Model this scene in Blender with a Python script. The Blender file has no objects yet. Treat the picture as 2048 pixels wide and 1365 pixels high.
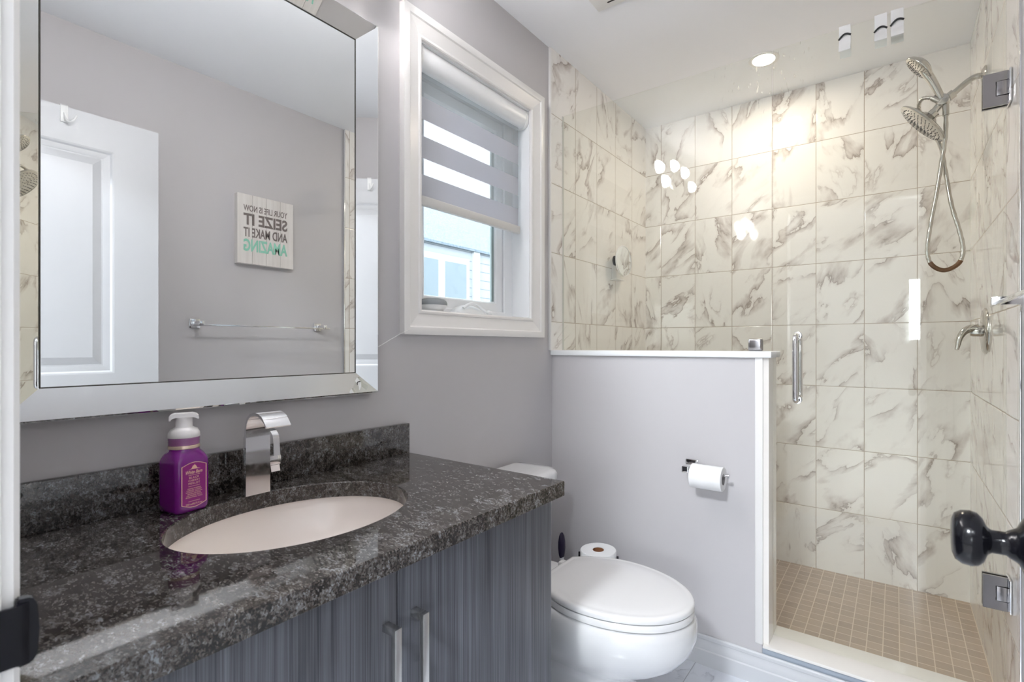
import bpy, bmesh, math
from math import pi, sin, cos, radians
from mathutils import Vector, Matrix

S = bpy.context.scene
COL = S.collection

# ------------------------------------------------------------------ camera
cam_d = bpy.data.cameras.new('camera')
cam = bpy.data.objects.new('camera', cam_d); COL.objects.link(cam)
cam.location = (1.257, 0.0, 1.13)
cam.rotation_euler = (radians(90), 0, radians(34.78))
cam_d.sensor_width = 36.0
cam_d.lens = 994.6 / 2048 * 36
cam_d.shift_x = -(1099.7 - 1024) / 2048
cam_d.shift_y = (692.8 - 682.5) / 2048
cam_d.clip_start = 0.02
cam_d.dof.use_dof = True
cam_d.dof.focus_distance = 1.9
cam_d.dof.aperture_fstop = 8
S.camera = cam

# ------------------------------------------------------------------ exposure
S.view_settings.view_transform = 'Standard'
S.view_settings.look = 'None'
S.view_settings.gamma = 1
S.view_settings.exposure = 2.28
S.view_settings.use_curve_mapping = False
S.cycles.max_bounces = 12
S.cycles.diffuse_bounces = 6
S.cycles.glossy_bounces = 8
S.cycles.transmission_bounces = 10
S.cycles.transparent_max_bounces = 24
S.cycles.sample_clamp_indirect = 6
S.cycles.caustics_reflective = False
S.cycles.caustics_refractive = False
S.cycles.use_denoising = True

# ------------------------------------------------------------------ sky
W = bpy.data.worlds.new('sky'); S.world = W; W.use_nodes = True
wn = W.node_tree.nodes; wl = W.node_tree.links; wn.clear()
wo = wn.new('ShaderNodeOutputWorld'); wb = wn.new('ShaderNodeBackground')
wt = wn.new('ShaderNodeTexCoord')
dot = wn.new('ShaderNodeVectorMath'); dot.operation = 'DOT_PRODUCT'
dot.inputs[1].default_value = (0.10, -0.985, 0.12)
wl.new(wt.outputs['Generated'], dot.inputs[0])
mr = wn.new('ShaderNodeMapRange'); mr.interpolation_type = 'SMOOTHSTEP'
mr.inputs['From Min'].default_value = -0.1; mr.inputs['From Max'].default_value = 0.95
mr.inputs['To Min'].default_value = .62; mr.inputs['To Max'].default_value = 4.2
wl.new(dot.outputs['Value'], mr.inputs['Value'])
wb.inputs['Color'].default_value = (0.90, 0.955, 1.0, 1)
wl.new(mr.outputs['Result'], wb.inputs['Strength']); wl.new(wb.outputs[0], wo.inputs[0])

# ------------------------------------------------------------------ lamp strengths
VANITY_W = 26.0      # emission strength of each vanity globe
POT_W = 49.0         # emission strength of the shower downlight
BED_FILL_W = 66.0         # emission strength of the added, unseen fill lamp in the bedroom

# ================================================================== materials
def mat(name):
    m = bpy.data.materials.new(name); m.use_nodes = True
    nt = m.node_tree
    return m, nt.nodes, nt.links, nt.nodes['Principled BSDF']

def pbr(name, col, rough=0.5, metal=0.0, spec=None, coat=0.0, trans=0.0, ior=None, bump=None, sss=0.0):
    m, n, l, p = mat(name)
    p.inputs['Base Color'].default_value = (*col, 1); p.inputs['Roughness'].default_value = rough
    p.inputs['Metallic'].default_value = metal
    if spec is not None: p.inputs['Specular IOR Level'].default_value = spec
    if coat: p.inputs['Coat Weight'].default_value = coat; p.inputs['Coat Roughness'].default_value = 0.04
    if trans: p.inputs['Transmission Weight'].default_value = trans
    if ior: p.inputs['IOR'].default_value = ior
    if sss: p.inputs['Subsurface Weight'].default_value = sss; p.inputs['Subsurface Radius'].default_value = (.01, .01, .01)
    if bump:
        sc, st, dist = bump
        g = n.new('ShaderNodeNewGeometry'); t = n.new('ShaderNodeTexNoise'); t.inputs['Scale'].default_value = sc
        t.inputs['Detail'].default_value = 4
        b = n.new('ShaderNodeBump'); b.inputs['Strength'].default_value = st; b.inputs['Distance'].default_value = dist
        l.new(g.outputs['Position'], t.inputs['Vector']); l.new(t.outputs['Fac'], b.inputs['Height'])
        l.new(b.outputs[0], p.inputs['Normal'])
    return m

def emit(name, col, s):
    m = bpy.data.materials.new(name); m.use_nodes = True; n = m.node_tree.nodes; n.clear()
    o = n.new('ShaderNodeOutputMaterial'); e = n.new('ShaderNodeEmission')
    e.inputs[0].default_value = (*col, 1); e.inputs[1].default_value = s
    m.node_tree.links.new(e.outputs[0], o.inputs[0]); return m

def sheet_ior(n, l, f, ior):
    # the same reflectance on the front and the back face of a thin sheet
    bf = n.new('ShaderNodeNewGeometry'); r = n.new('ShaderNodeMapRange')
    r.inputs['To Min'].default_value = ior; r.inputs['To Max'].default_value = 1 / ior
    l.new(bf.outputs['Backfacing'], r.inputs['Value']); l.new(r.outputs[0], f.inputs['IOR'])

def clear_glass(name, tint=(1, 1, 1), ior=1.5, rough=0.0, spots=False):
    m = bpy.data.materials.new(name); m.use_nodes = True; n = m.node_tree.nodes; l = m.node_tree.links; n.clear()
    o = n.new('ShaderNodeOutputMaterial'); mx = n.new('ShaderNodeMixShader'); t = n.new('ShaderNodeBsdfTransparent')
    g = n.new('ShaderNodeBsdfGlossy'); f = n.new('ShaderNodeFresnel')
    t.inputs[0].default_value = (*tint, 1); g.inputs['Roughness'].default_value = rough
    sheet_ior(n, l, f, ior)
    l.new(f.outputs[0], mx.inputs[0]); l.new(t.outputs[0], mx.inputs[1]); l.new(g.outputs[0], mx.inputs[2])
    out = mx
    if spots:   # dried water spots and drips near the top of the panels
        ge = n.new('ShaderNodeNewGeometry'); mp = n.new('ShaderNodeMapping'); mp.inputs['Scale'].default_value = (110, 110, 28)
        tx = n.new('ShaderNodeTexNoise'); tx.inputs['Scale'].default_value = 1; tx.inputs['Detail'].default_value = 1
        l.new(ge.outputs['Position'], mp.inputs[0]); l.new(mp.outputs[0], tx.inputs['Vector'])
        r = n.new('ShaderNodeMapRange'); r.inputs['From Min'].default_value = .70; r.inputs['From Max'].default_value = .76
        r.inputs['To Max'].default_value = .45
        l.new(tx.outputs['Fac'], r.inputs['Value'])
        # patch of splashes, centred a little below the top edge near the panel joint
        d = n.new('ShaderNodeVectorMath'); d.operation = 'DISTANCE'; d.inputs[1].default_value = (.87, 1.9, 2.12)
        l.new(ge.outputs['Position'], d.inputs[0])
        r2 = n.new('ShaderNodeMapRange'); r2.inputs['From Min'].default_value = .20; r2.inputs['From Max'].default_value = .05
        l.new(d.outputs['Value'], r2.inputs['Value'])
        mu = n.new('ShaderNodeMath'); mu.operation = 'MULTIPLY'
        l.new(r.outputs[0], mu.inputs[0]); l.new(r2.outputs[0], mu.inputs[1])
        df = n.new('ShaderNodeBsdfTranslucent'); df.inputs[0].default_value = (.95, .95, .93, 1)
        m2 = n.new('ShaderNodeMixShader'); l.new(mu.outputs[0], m2.inputs[0]); l.new(mx.outputs[0], m2.inputs[1]); l.new(df.outputs[0], m2.inputs[2])
        out = m2
    l.new(out.outputs[0], o.inputs[0]); return m

def math_node(n, op, a=None, b=None, l=None):
    x = n.new('ShaderNodeMath'); x.operation = op
    for i, v in enumerate((a, b)):
        if v is None: continue
        if isinstance(v, (int, float)): x.inputs[i].default_value = v
        else: l.new(v, x.inputs[i])
    return x.outputs[0]

def tile_marble(name, ua, u0, pu, va, v0, pv, grout_w=0.0022, base=(.88, .86, .825), seed=0.0, rough=0.055,
                grout=(.44, .375, .30), patch=(.60, .55, .51), vein=(.30, .24, .20), scale=1.0):
    """marbled porcelain tiles: every tile of the grid gets its own cut of veining; ua/va = world axes of the grid"""
    m, n, l, p = mat(name)
    g = n.new('ShaderNodeNewGeometry'); sx = n.new('ShaderNodeSeparateXYZ'); l.new(g.outputs['Position'], sx.inputs[0])
    U = math_node(n, 'DIVIDE', math_node(n, 'SUBTRACT', sx.outputs[ua], u0, l), pu, l)
    V = math_node(n, 'DIVIDE', math_node(n, 'SUBTRACT', sx.outputs[va], v0, l), pv, l)
    iu = math_node(n, 'FLOOR', U, None, l); iv = math_node(n, 'FLOOR', V, None, l)
    fu = math_node(n, 'SUBTRACT', U, iu, l); fv = math_node(n, 'SUBTRACT', V, iv, l)
    cid = n.new('ShaderNodeCombineXYZ'); l.new(iu, cid.inputs[0]); l.new(iv, cid.inputs[1]); cid.inputs[2].default_value = seed
    wn_ = n.new('ShaderNodeTexWhiteNoise'); wn_.noise_dimensions = '3D'; l.new(cid.outputs[0], wn_.inputs['Vector'])
    # local tile coordinates in metres, mirrored on half of the tiles
    flip = math_node(n, 'SUBTRACT', math_node(n, 'MULTIPLY', math_node(n, 'GREATER_THAN', wn_.outputs['Value'], .72, l), 2.0, l), 1.0, l)
    lu = math_node(n, 'MULTIPLY', math_node(n, 'MULTIPLY', math_node(n, 'SUBTRACT', fu, .5, l), pu * scale, l), flip, l)
    lv = math_node(n, 'MULTIPLY', math_node(n, 'SUBTRACT', fv, .5, l), pv * scale, l)
    cl = n.new('ShaderNodeCombineXYZ'); l.new(lu, cl.inputs[0]); l.new(lv, cl.inputs[1])
    rot = n.new('ShaderNodeVectorRotate'); rot.rotation_type = 'Z_AXIS'
    l.new(cl.outputs[0], rot.inputs['Vector'])
    ang = math_node(n, 'MULTIPLY_ADD', wn_.outputs['Value'], .9, l); ang.node.inputs[2].default_value = .55
    l.new(ang, rot.inputs['Angle'])
    st = n.new('ShaderNodeVectorMath'); st.operation = 'MULTIPLY'; st.inputs[1].default_value = (1.0, 2.0, 1.0)
    l.new(rot.outputs[0], st.inputs[0])
    off = n.new('ShaderNodeVectorMath'); off.operation = 'SCALE'; off.inputs['Scale'].default_value = 37.0
    l.new(wn_.outputs['Color'], off.inputs[0])
    ad = n.new('ShaderNodeVectorMath'); ad.operation = 'ADD'; l.new(st.outputs[0], ad.inputs[0]); l.new(off.outputs[0], ad.inputs[1])
    n1 = n.new('ShaderNodeTexNoise'); n1.inputs['Scale'].default_value = 2.6; n1.inputs['Detail'].default_value = 8
    n1.inputs['Roughness'].default_value = .52; n1.inputs['Distortion'].default_value = .35
    l.new(ad.outputs[0], n1.inputs['Vector'])
    r1 = n.new('ShaderNodeValToRGB'); cr = r1.color_ramp
    def stop(e, c): e.color = (*c, 1)
    cr.elements[0].position = 0; stop(cr.elements[0], base)
    cr.elements[1].position = 1; stop(cr.elements[1], base)
    mixc = lambda a, b, t: tuple(a[i] * (1 - t) + b[i] * t for i in range(3))
    for pos, c in ((.425, base), (.46, mixc(base, patch, .55)), (.485, mixc(base, patch, .95)), (.4965, mixc(patch, vein, .35)), (.502, vein), (.508, mixc(base, patch, .35)), (.535, base),
                   (.60, base), (.625, mixc(base, patch, .45)), (.633, mixc(base, patch, 1.0)), (.64, mixc(base, patch, .12)), (.68, base)):
        e = cr.elements.new(pos); stop(e, c)
    l.new(n1.outputs['Fac'], r1.inputs[0])
    # veins fade in and out over the tile
    n2 = n.new('ShaderNodeTexNoise'); n2.inputs['Scale'].default_value = 4.5; n2.inputs['Detail'].default_value = 3
    l.new(ad.outputs[0], n2.inputs['Vector'])
    mk = n.new('ShaderNodeMapRange'); mk.interpolation_type = 'SMOOTHSTEP'
    mk.inputs['From Min'].default_value = .42; mk.inputs['From Max'].default_value = .60
    mk.inputs['To Min'].default_value = .06; mk.inputs['To Max'].default_value = 1.0
    l.new(n2.outputs['Fac'], mk.inputs['Value'])
    mx = n.new('ShaderNodeMix'); mx.data_type = 'RGBA'; mx.inputs[6].default_value = (*base, 1)
    l.new(mk.outputs[0], mx.inputs[0]); l.new(r1.outputs[0], mx.inputs[7])
    # grout
    eu = math_node(n, 'MULTIPLY', math_node(n, 'MINIMUM', fu, math_node(n, 'SUBTRACT', 1.0, fu, l), l), pu, l)
    ev = math_node(n, 'MULTIPLY', math_node(n, 'MINIMUM', fv, math_node(n, 'SUBTRACT', 1.0, fv, l), l), pv, l)
    e = math_node(n, 'MINIMUM', eu, ev, l)
    gm = n.new('ShaderNodeMapRange'); gm.inputs['From Min'].default_value = grout_w * .5; gm.inputs['From Max'].default_value = grout_w * .5 + .0007
    gm.inputs['To Min'].default_value = 1; gm.inputs['To Max'].default_value = 0
    l.new(e, gm.inputs['Value'])
    mg = n.new('ShaderNodeMix'); mg.data_type = 'RGBA'; mg.inputs[7].default_value = (*grout, 1)
    l.new(gm.outputs[0], mg.inputs[0]); l.new(mx.outputs[2], mg.inputs[6])
    l.new(mg.outputs[2], p.inputs['Base Color'])
    rr = n.new('ShaderNodeMapRange'); rr.inputs['To Min'].default_value = rough; rr.inputs['To Max'].default_value = .8
    l.new(gm.outputs[0], rr.inputs['Value']); l.new(rr.outputs[0], p.inputs['Roughness'])
    hb = n.new('ShaderNodeMapRange'); hb.inputs['From Min'].default_value = grout_w * .5; hb.inputs['From Max'].default_value = grout_w * .5 + .003
    l.new(e, hb.inputs['Value'])
    wob = n.new('ShaderNodeTexNoise'); wob.inputs['Scale'].default_value = 9; l.new(g.outputs['Position'], wob.inputs['Vector'])
    hs = math_node(n, 'MULTIPLY_ADD', wob.outputs['Fac'], .35, l); l.new(hb.outputs[0], hs.node.inputs[2])
    b = n.new('ShaderNodeBump'); b.inputs['Strength'].default_value = .5; b.inputs['Distance'].default_value = .0012
    l.new(hs, b.inputs['Height']); l.new(b.outputs[0], p.inputs['Normal'])
    return m

def mosaic(name):
    m, n, l, p = mat(name)
    g = n.new('ShaderNodeNewGeometry'); sx = n.new('ShaderNodeSeparateXYZ'); l.new(g.outputs['Position'], sx.inputs[0])
    U = math_node(n, 'DIVIDE', math_node(n, 'SUBTRACT', sx.outputs[0], .0, l), .0508, l)
    V = math_node(n, 'DIVIDE', math_node(n, 'SUBTRACT', sx.outputs[1], .0, l), .0508, l)
    iu = math_node(n, 'FLOOR', U, None, l); iv = math_node(n, 'FLOOR', V, None, l)
    fu = math_node(n, 'SUBTRACT', U, iu, l); fv = math_node(n, 'SUBTRACT', V, iv, l)
    cid = n.new('ShaderNodeCombineXYZ'); l.new(iu, cid.inputs[0]); l.new(iv, cid.inputs[1])
    w = n.new('ShaderNodeTexWhiteNoise'); l.new(cid.outputs[0], w.inputs['Vector'])
    nz = n.new('ShaderNodeTexNoise'); nz.inputs['Scale'].default_value = 60; nz.inputs['Detail'].default_value = 3; l.new(g.outputs['Position'], nz.inputs['Vector'])
    a = math_node(n, 'ADD', math_node(n, 'MULTIPLY', w.outputs['Value'], .5, l), math_node(n, 'MULTIPLY', nz.outputs['Fac'], .5, l), l)
    r = n.new('ShaderNodeValToRGB'); r.color_ramp.elements[0].color = (.36, .27, .195, 1); r.color_ramp.elements[1].color = (.50, .39, .29, 1)
    l.new(a, r.inputs[0])
    e = math_node(n, 'MINIMUM', math_node(n, 'MINIMUM', fu, math_node(n, 'SUBTRACT', 1.0, fu, l), l), math_node(n, 'MINIMUM', fv, math_node(n, 'SUBTRACT', 1.0, fv, l), l), l)
    gm = math_node(n, 'LESS_THAN', e, .034, l)
    mg = n.new('ShaderNodeMix'); mg.data_type = 'RGBA'; mg.inputs[7].default_value = (.66, .56, .44, 1)
    l.new(gm, mg.inputs[0]); l.new(r.outputs[0], mg.inputs[6]); l.new(mg.outputs[2], p.inputs['Base Color'])
    p.inputs['Roughness'].default_value = .35
    b = n.new('ShaderNodeBump'); b.inputs['Strength'].default_value = .4; b.inputs['Distance'].default_value = .001; b.invert = True
    l.new(gm, b.inputs['Height']); l.new(b.outputs[0], p.inputs['Normal'])
    return m

def granite(name):
    m, n, l, p = mat(name)
    g = n.new('ShaderNodeNewGeometry')
    nz = n.new('ShaderNodeTexNoise'); nz.inputs['Scale'].default_value = 70; nz.inputs['Detail'].default_value = 3; l.new(g.outputs['Position'], nz.inputs['Vector'])
    sc = n.new('ShaderNodeVectorMath'); sc.operation = 'SCALE'; sc.inputs['Scale'].default_value = .007; l.new(nz.outputs['Color'], sc.inputs[0])
    ad = n.new('ShaderNodeVectorMath'); ad.operation = 'ADD'; l.new(g.outputs['Position'], ad.inputs[0]); l.new(sc.outputs[0], ad.inputs[1])
    st = n.new('ShaderNodeMapping'); st.inputs['Rotation'].default_value = (.3, .4, .7); st.inputs['Scale'].default_value = (1, 1.9, 1.4)
    l.new(ad.outputs[0], st.inputs[0])
    v1 = n.new('ShaderNodeTexVoronoi'); v1.inputs['Scale'].default_value = 250; l.new(st.outputs[0], v1.inputs['Vector'])
    v2 = n.new('ShaderNodeTexVoronoi'); v2.inputs['Scale'].default_value = 95; l.new(st.outputs[0], v2.inputs['Vector'])
    s1 = n.new('ShaderNodeSeparateColor'); l.new(v1.outputs['Color'], s1.inputs[0])
    s2 = n.new('ShaderNodeSeparateColor'); l.new(v2.outputs['Color'], s2.inputs[0])
    n3 = n.new('ShaderNodeTexNoise'); n3.inputs['Scale'].default_value = 24; n3.inputs['Detail'].default_value = 5; l.new(st.outputs[0], n3.inputs['Vector'])
    n4 = n.new('ShaderNodeTexNoise'); n4.inputs['Scale'].default_value = 420; n4.inputs['Detail'].default_value = 3; l.new(st.outputs[0], n4.inputs['Vector'])
    a = math_node(n, 'MULTIPLY', s1.outputs[0], .30, l)
    a = math_node(n, 'ADD', a, math_node(n, 'MULTIPLY', s2.outputs[0], .22, l), l)
    a = math_node(n, 'ADD', a, math_node(n, 'MULTIPLY', n3.outputs['Fac'], .56, l), l)
    a = math_node(n, 'ADD', a, math_node(n, 'MULTIPLY', n4.outputs['Fac'], .34, l), l)
    r = n.new('ShaderNodeValToRGB'); cr = r.color_ramp
    cr.elements[0].position = .50; cr.elements[0].color = (.006, .0055, .005, 1)
    cr.elements[1].position = 1.0; cr.elements[1].color = (.20, .21, .225, 1)
    for pos, c in ((.63, (.021, .0165, .014)), (.73, (.060, .050, .044)), (.86, (.105, .099, .096))):
        e = cr.elements.new(pos); e.color = (*c, 1)
    l.new(a, r.inputs[0]); l.new(r.outputs[0], p.inputs['Base Color'])
    p.inputs['Roughness'].default_value = .045; p.inputs['IOR'].default_value = 1.6
    return m

def streaked(name, c0, c1, fine=420.0, rough=.42):
    m, n, l, p = mat(name)
    g = n.new('ShaderNodeNewGeometry')
    mp = n.new('ShaderNodeMapping'); mp.inputs['Scale'].default_value = (fine, fine, 3.0); l.new(g.outputs['Position'], mp.inputs[0])
    a = n.new('ShaderNodeTexNoise'); a.inputs['Scale'].default_value = 1; a.inputs['Detail'].default_value = 3; l.new(mp.outputs[0], a.inputs['Vector'])
    mp2 = n.new('ShaderNodeMapping'); mp2.inputs['Scale'].default_value = (fine * .14, fine * .14, 1.2); l.new(g.outputs['Position'], mp2.inputs[0])
    b = n.new('ShaderNodeTexNoise'); b.inputs['Scale'].default_value = 1; b.inputs['Detail'].default_value = 3; l.new(mp2.outputs[0], b.inputs['Vector'])
    s = math_node(n, 'ADD', math_node(n, 'MULTIPLY', a.outputs['Fac'], .55, l), math_node(n, 'MULTIPLY', b.outputs['Fac'], .45, l), l)
    r = n.new('ShaderNodeValToRGB'); r.color_ramp.elements[0].position = .36; r.color_ramp.elements[1].position = .66
    r.color_ramp.elements[0].color = (*c0, 1); r.color_ramp.elements[1].color = (*c1, 1)
    l.new(s, r.inputs[0]); l.new(r.outputs[0], p.inputs['Base Color'])
    p.inputs['Roughness'].default_value = rough
    bu = n.new('ShaderNodeBump'); bu.inputs['Strength'].default_value = .15; bu.inputs['Distance'].default_value = .0004
    l.new(a.outputs['Fac'], bu.inputs['Height']); l.new(bu.outputs[0], p.inputs['Normal'])
    return m

def zebra(name):
    """zebra-blind cloth: opaque bands and sheer bands by height"""
    m = bpy.data.materials.new(name); m.use_nodes = True; n = m.node_tree.nodes; l = m.node_tree.links; n.clear()
    o = n.new('ShaderNodeOutputMaterial')
    g = n.new('ShaderNodeNewGeometry'); sx = n.new('ShaderNodeSeparateXYZ'); l.new(g.outputs['Position'], sx.inputs[0])
    z = sx.outputs[2]
    inside = None
    for a, b in ((1.60, 1.7025), (1.7575, 1.831), (1.887, 1.962)):
        k = math_node(n, 'MULTIPLY', math_node(n, 'GREATER_THAN', z, a, l), math_node(n, 'LESS_THAN', z, b, l), l)
        inside = k if inside is None else math_node(n, 'ADD', inside, k, l)
    d = n.new('ShaderNodeBsdfDiffuse'); d.inputs[0].default_value = (.47, .475, .50, 1)
    tr = n.new('ShaderNodeBsdfTranslucent'); tr.inputs[0].default_value = (.17, .175, .20, 1)
    ad = n.new('ShaderNodeAddShader'); l.new(d.outputs[0], ad.inputs[0]); l.new(tr.outputs[0], ad.inputs[1])
    t = n.new('ShaderNodeBsdfTransparent'); t.inputs[0].default_value = (.93, .94, .96, 1)
    dd = n.new('ShaderNodeBsdfDiffuse'); dd.inputs[0].default_value = (.55, .57, .57, 1)
    sh = n.new('ShaderNodeMixShader'); sh.inputs[0].default_value = .34
    l.new(t.outputs[0], sh.inputs[1]); l.new(dd.outputs[0], sh.inputs[2])
    mx = n.new('ShaderNodeMixShader'); l.new(inside, mx.inputs[0]); l.new(sh.outputs[0], mx.inputs[1]); l.new(ad.outputs[0], mx.inputs[2])
    l.new(mx.outputs[0], o.inputs[0]); return m

def screened_glass(name):
    """window pane behind an insect screen: mostly see-through with a fine speckle"""
    m = bpy.data.materials.new(name); m.use_nodes = True; n = m.node_tree.nodes; l = m.node_tree.links; n.clear()
    o = n.new('ShaderNodeOutputMaterial'); t = n.new('ShaderNodeBsdfTransparent'); t.inputs[0].default_value = (.90, .95, .97, 1)
    gl = n.new('ShaderNodeBsdfGlossy'); gl.inputs['Roughness'].default_value = .02
    f = n.new('ShaderNodeFresnel'); f.inputs[0].default_value = 1.45
    mx = n.new('ShaderNodeMixShader'); l.new(f.outputs[0], mx.inputs[0]); l.new(t.outputs[0], mx.inputs[1]); l.new(gl.outputs[0], mx.inputs[2])
    l.new(mx.outputs[0], o.inputs[0]); return m

def siding(name):
    m, n, l, p = mat(name)
    g = n.new('ShaderNodeNewGeometry'); sx = n.new('ShaderNodeSeparateXYZ'); l.new(g.outputs['Position'], sx.inputs[0])
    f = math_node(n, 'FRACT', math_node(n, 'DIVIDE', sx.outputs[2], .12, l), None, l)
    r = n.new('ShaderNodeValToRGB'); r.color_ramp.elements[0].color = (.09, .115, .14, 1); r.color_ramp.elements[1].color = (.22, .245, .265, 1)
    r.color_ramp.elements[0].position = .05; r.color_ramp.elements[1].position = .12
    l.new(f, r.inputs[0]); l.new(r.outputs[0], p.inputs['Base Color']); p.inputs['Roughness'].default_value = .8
    return m

def shingle(name):
    m, n, l, p = mat(name)
    g = n.new('ShaderNodeNewGeometry'); t = n.new('ShaderNodeTexNoise'); t.inputs['Scale'].default_value = 38; t.inputs['Detail'].default_value = 6
    t.inputs['Roughness'].default_value = .8
    l.new(g.outputs['Position'], t.inputs['Vector'])
    r = n.new('ShaderNodeValToRGB'); r.color_ramp.elements[0].position = .35; r.color_ramp.elements[1].position = .68
    r.color_ramp.elements[0].color = (.055, .08, .105, 1); r.color_ramp.elements[1].color = (.17, .21, .245, 1)
    l.new(t.outputs['Fac'], r.inputs[0]); l.new(r.outputs[0], p.inputs['Base Color']); p.inputs['Roughness'].default_value = .9
    return m

M_wall = pbr('grey_paint', (.54, .522, .53), .55, bump=(160, .12, .0006))
M_pony = M_wall
M_bedwall = pbr('bedroom_paint', (.78, .78, .78), .7)
M_ceil = pbr('ceiling_paint', (.89, .905, .935), .7)
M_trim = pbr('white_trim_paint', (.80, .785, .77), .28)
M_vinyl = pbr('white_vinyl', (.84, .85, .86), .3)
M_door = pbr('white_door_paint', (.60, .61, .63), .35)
M_tile_b = tile_marble('marble_tile_far', 0, .109, .2052, 2, .011, .3068, seed=1.0)
M_tile_l = tile_marble('marble_tile_side', 1, 2.010, .2052, 2, .011, .3068, seed=5.0)
M_tile_r = tile_marble('marble_tile_side_right', 1, 2.010, .2052, 2, .011, .3068, seed=9.0)
M_slab = tile_marble('marble_curb', 0, .0, 2.5, 1, 1.0, 2.5, grout_w=.0, base=(.86, .82, .76), seed=3.0, scale=.6)
M_floor = tile_marble('marble_floor_tile', 0, .653 - .305, .305, 1, 1.762 - .61 * 3 + .26, .61, base=(.74, .77, .83), patch=(.58, .61, .67), vein=(.44, .46, .52), grout=(.36, .38, .42), seed=7.0, rough=.16)
M_mosaic = mosaic('beige_mosaic')
M_granite = granite('dark_granite')
M_cab = streaked('grey_streaked_laminate', (.030, .032, .040), (.155, .160, .185))
M_chrome = pbr('chrome', (.80, .80, .81), .06, 1.0)
M_nickel = pbr('brushed_nickel', (.66, .66, .65), .24, 1.0)
M_warmchrome = pbr('shower_chrome', (.56, .54, .50), .14, 1.0)
M_dchrome = pbr('dark_satin_chrome', (.42, .41, .42), .20, 1.0)
M_mirror = pbr('mirror_silver', (.91, .93, .93), .004, 1.0)
M_bead = pbr('mirror_edge', (.06, .06, .05), .3)
M_ceramic = pbr('white_ceramic', (.70, .70, .705), .10, coat=.5)
M_sink = pbr('bisque_ceramic', (.89, .82, .77), .12, coat=.4)
M_plastic = pbr('white_plastic', (.82, .82, .81), .32)
M_seatp = pbr('white_seat_plastic', (.74, .735, .735), .16, coat=.3)
M_black = pbr('black_enamel', (.004, .004, .006), .16, spec=.32)
M_blackmat = pbr('black_metal', (.012, .012, .015), .35)
M_navy = pbr('dark_purple_rubber', (.012, .006, .03), .4)
M_rubber = pbr('black_rubber', (.02, .02, .022), .6)
M_paper = pbr('tissue_paper', (.84, .84, .84), .95, bump=(900, .5, .0006))
M_card = pbr('brown_cardboard', (.30, .13, .06), .9)
M_gcard = pbr('grey_cardboard', (.30, .28, .28), .9)
M_purple = pbr('purple_soap', (.24, .006, .28), .12, coat=.8, trans=.25, ior=1.4)
M_collar = pbr('clear_purple_collar', (.40, .14, .36), .15, coat=.5, trans=.3)
M_gold = pbr('pale_gold_print', (.85, .55, .42), .4)
M_gold2 = pbr('gold_band', (.80, .62, .50), .25, .6)
M_label = pbr('purple_label', (.27, .016, .20), .35)
M_pump = pbr('milky_pump_plastic', (.84, .82, .82), .3, sss=.1)
M_glass = clear_glass('shower_glass', (.985, .992, .975), 1.5, spots=True)
M_pane = clear_glass('window_pane_glass', (.95, .975, .98), 1.45)
M_pane2 = clear_glass('bedroom_pane_glass', (.97, .98, .98), 1.45)
M_glassedge = pbr('clear_seal', (.62, .62, .58), .15)
M_zebra = zebra('zebra_cloth')
M_bar = pbr('blind_bar', (.62, .61, .59), .45)
M_fabric = pbr('grey_speaker_fabric', (.30, .32, .33), .95, bump=(1400, .6, .0006))
M_board = streaked('whitewashed_wood', (.64, .60, .57), (.76, .73, .70), 60, .7)
M_txt = pbr('grey_brown_lettering', (.20, .17, .16), .8)
M_mint = pbr('mint_lettering', (.28, .60, .47), .8)
M_rust = pbr('rusty_chrome', (.20, .11, .06), .45, .6)
M_globe = emit('lit_crystal', (1.0, .97, .965), VANITY_W)
M_pot = emit('lit_lens', (1.0, .87, .71), POT_W)
M_bedfill = emit('fill_lamp_diffuser', (.90, .95, 1.0), BED_FILL_W)
M_siding = siding('grey_white_siding')
M_shingle = shingle('weathered_shingles')
M_outwhite = pbr('outside_white_trim', (.27, .29, .305), .6)
M_npane = pbr('pale_outside_pane', (.13, .165, .19), .15)
M_soffit = streaked('grey_green_soffit', (.10, .12, .11), (.17, .20, .19), 50, .7)
M_spacer = pbr('grey_green_spacer', (.26, .33, .33), .5)
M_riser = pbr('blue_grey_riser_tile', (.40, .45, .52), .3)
M_cap = pbr('cream_stone_cap', (.86, .83, .79), .14)
M_ground = pbr('pale_gravel', (.35, .35, .34), .95)
M_carpet = pbr('beige_carpet', (.66, .64, .62), .95, bump=(500, .5, .002))

# ================================================================== mesh helpers
def BM(): return bmesh.new()

def box(bm, x0, x1, y0, y1, z0, z1, r=0.0, seg=2):
    vs = [bm.verts.new((x, y, z)) for x in (x0, x1) for y in (y0, y1) for z in (z0, z1)]
    F = [(0, 1, 3, 2), (4, 6, 7, 5), (0, 4, 5, 1), (2, 3, 7, 6), (0, 2, 6, 4), (1, 5, 7, 3)]
    fs = [bm.faces.new([vs[i] for i in f]) for f in F]
    if r > 0:
        es = list({e for f in fs for e in f.edges})
        bmesh.ops.bevel(bm, geom=es, offset=r, segments=seg, profile=.5, affect='EDGES', clamp_overlap=True)
    return bm

def loft(bm, rings, caps=True, closed_path=False):
    R = [[bm.verts.new(p) for p in ring] for ring in rings]
    n = len(R[0]); m = len(R)
    for i in range(m if closed_path else m - 1):
        a, b = R[i], R[(i + 1) % m]
        for j in range(n):
            k = (j + 1) % n
            bm.faces.new((a[j], a[k], b[k], b[j]))
    if caps and not closed_path:
        bm.faces.new(R[0][::-1]); bm.faces.new(R[-1])
    return bm

def axes(n):
    n = Vector(n).normalized()
    a = Vector((0, 0, 1)) if abs(n.z) < .9 else Vector((1, 0, 0))
    u = a.cross(n).normalized(); v = n.cross(u)
    return n, u, v

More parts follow.
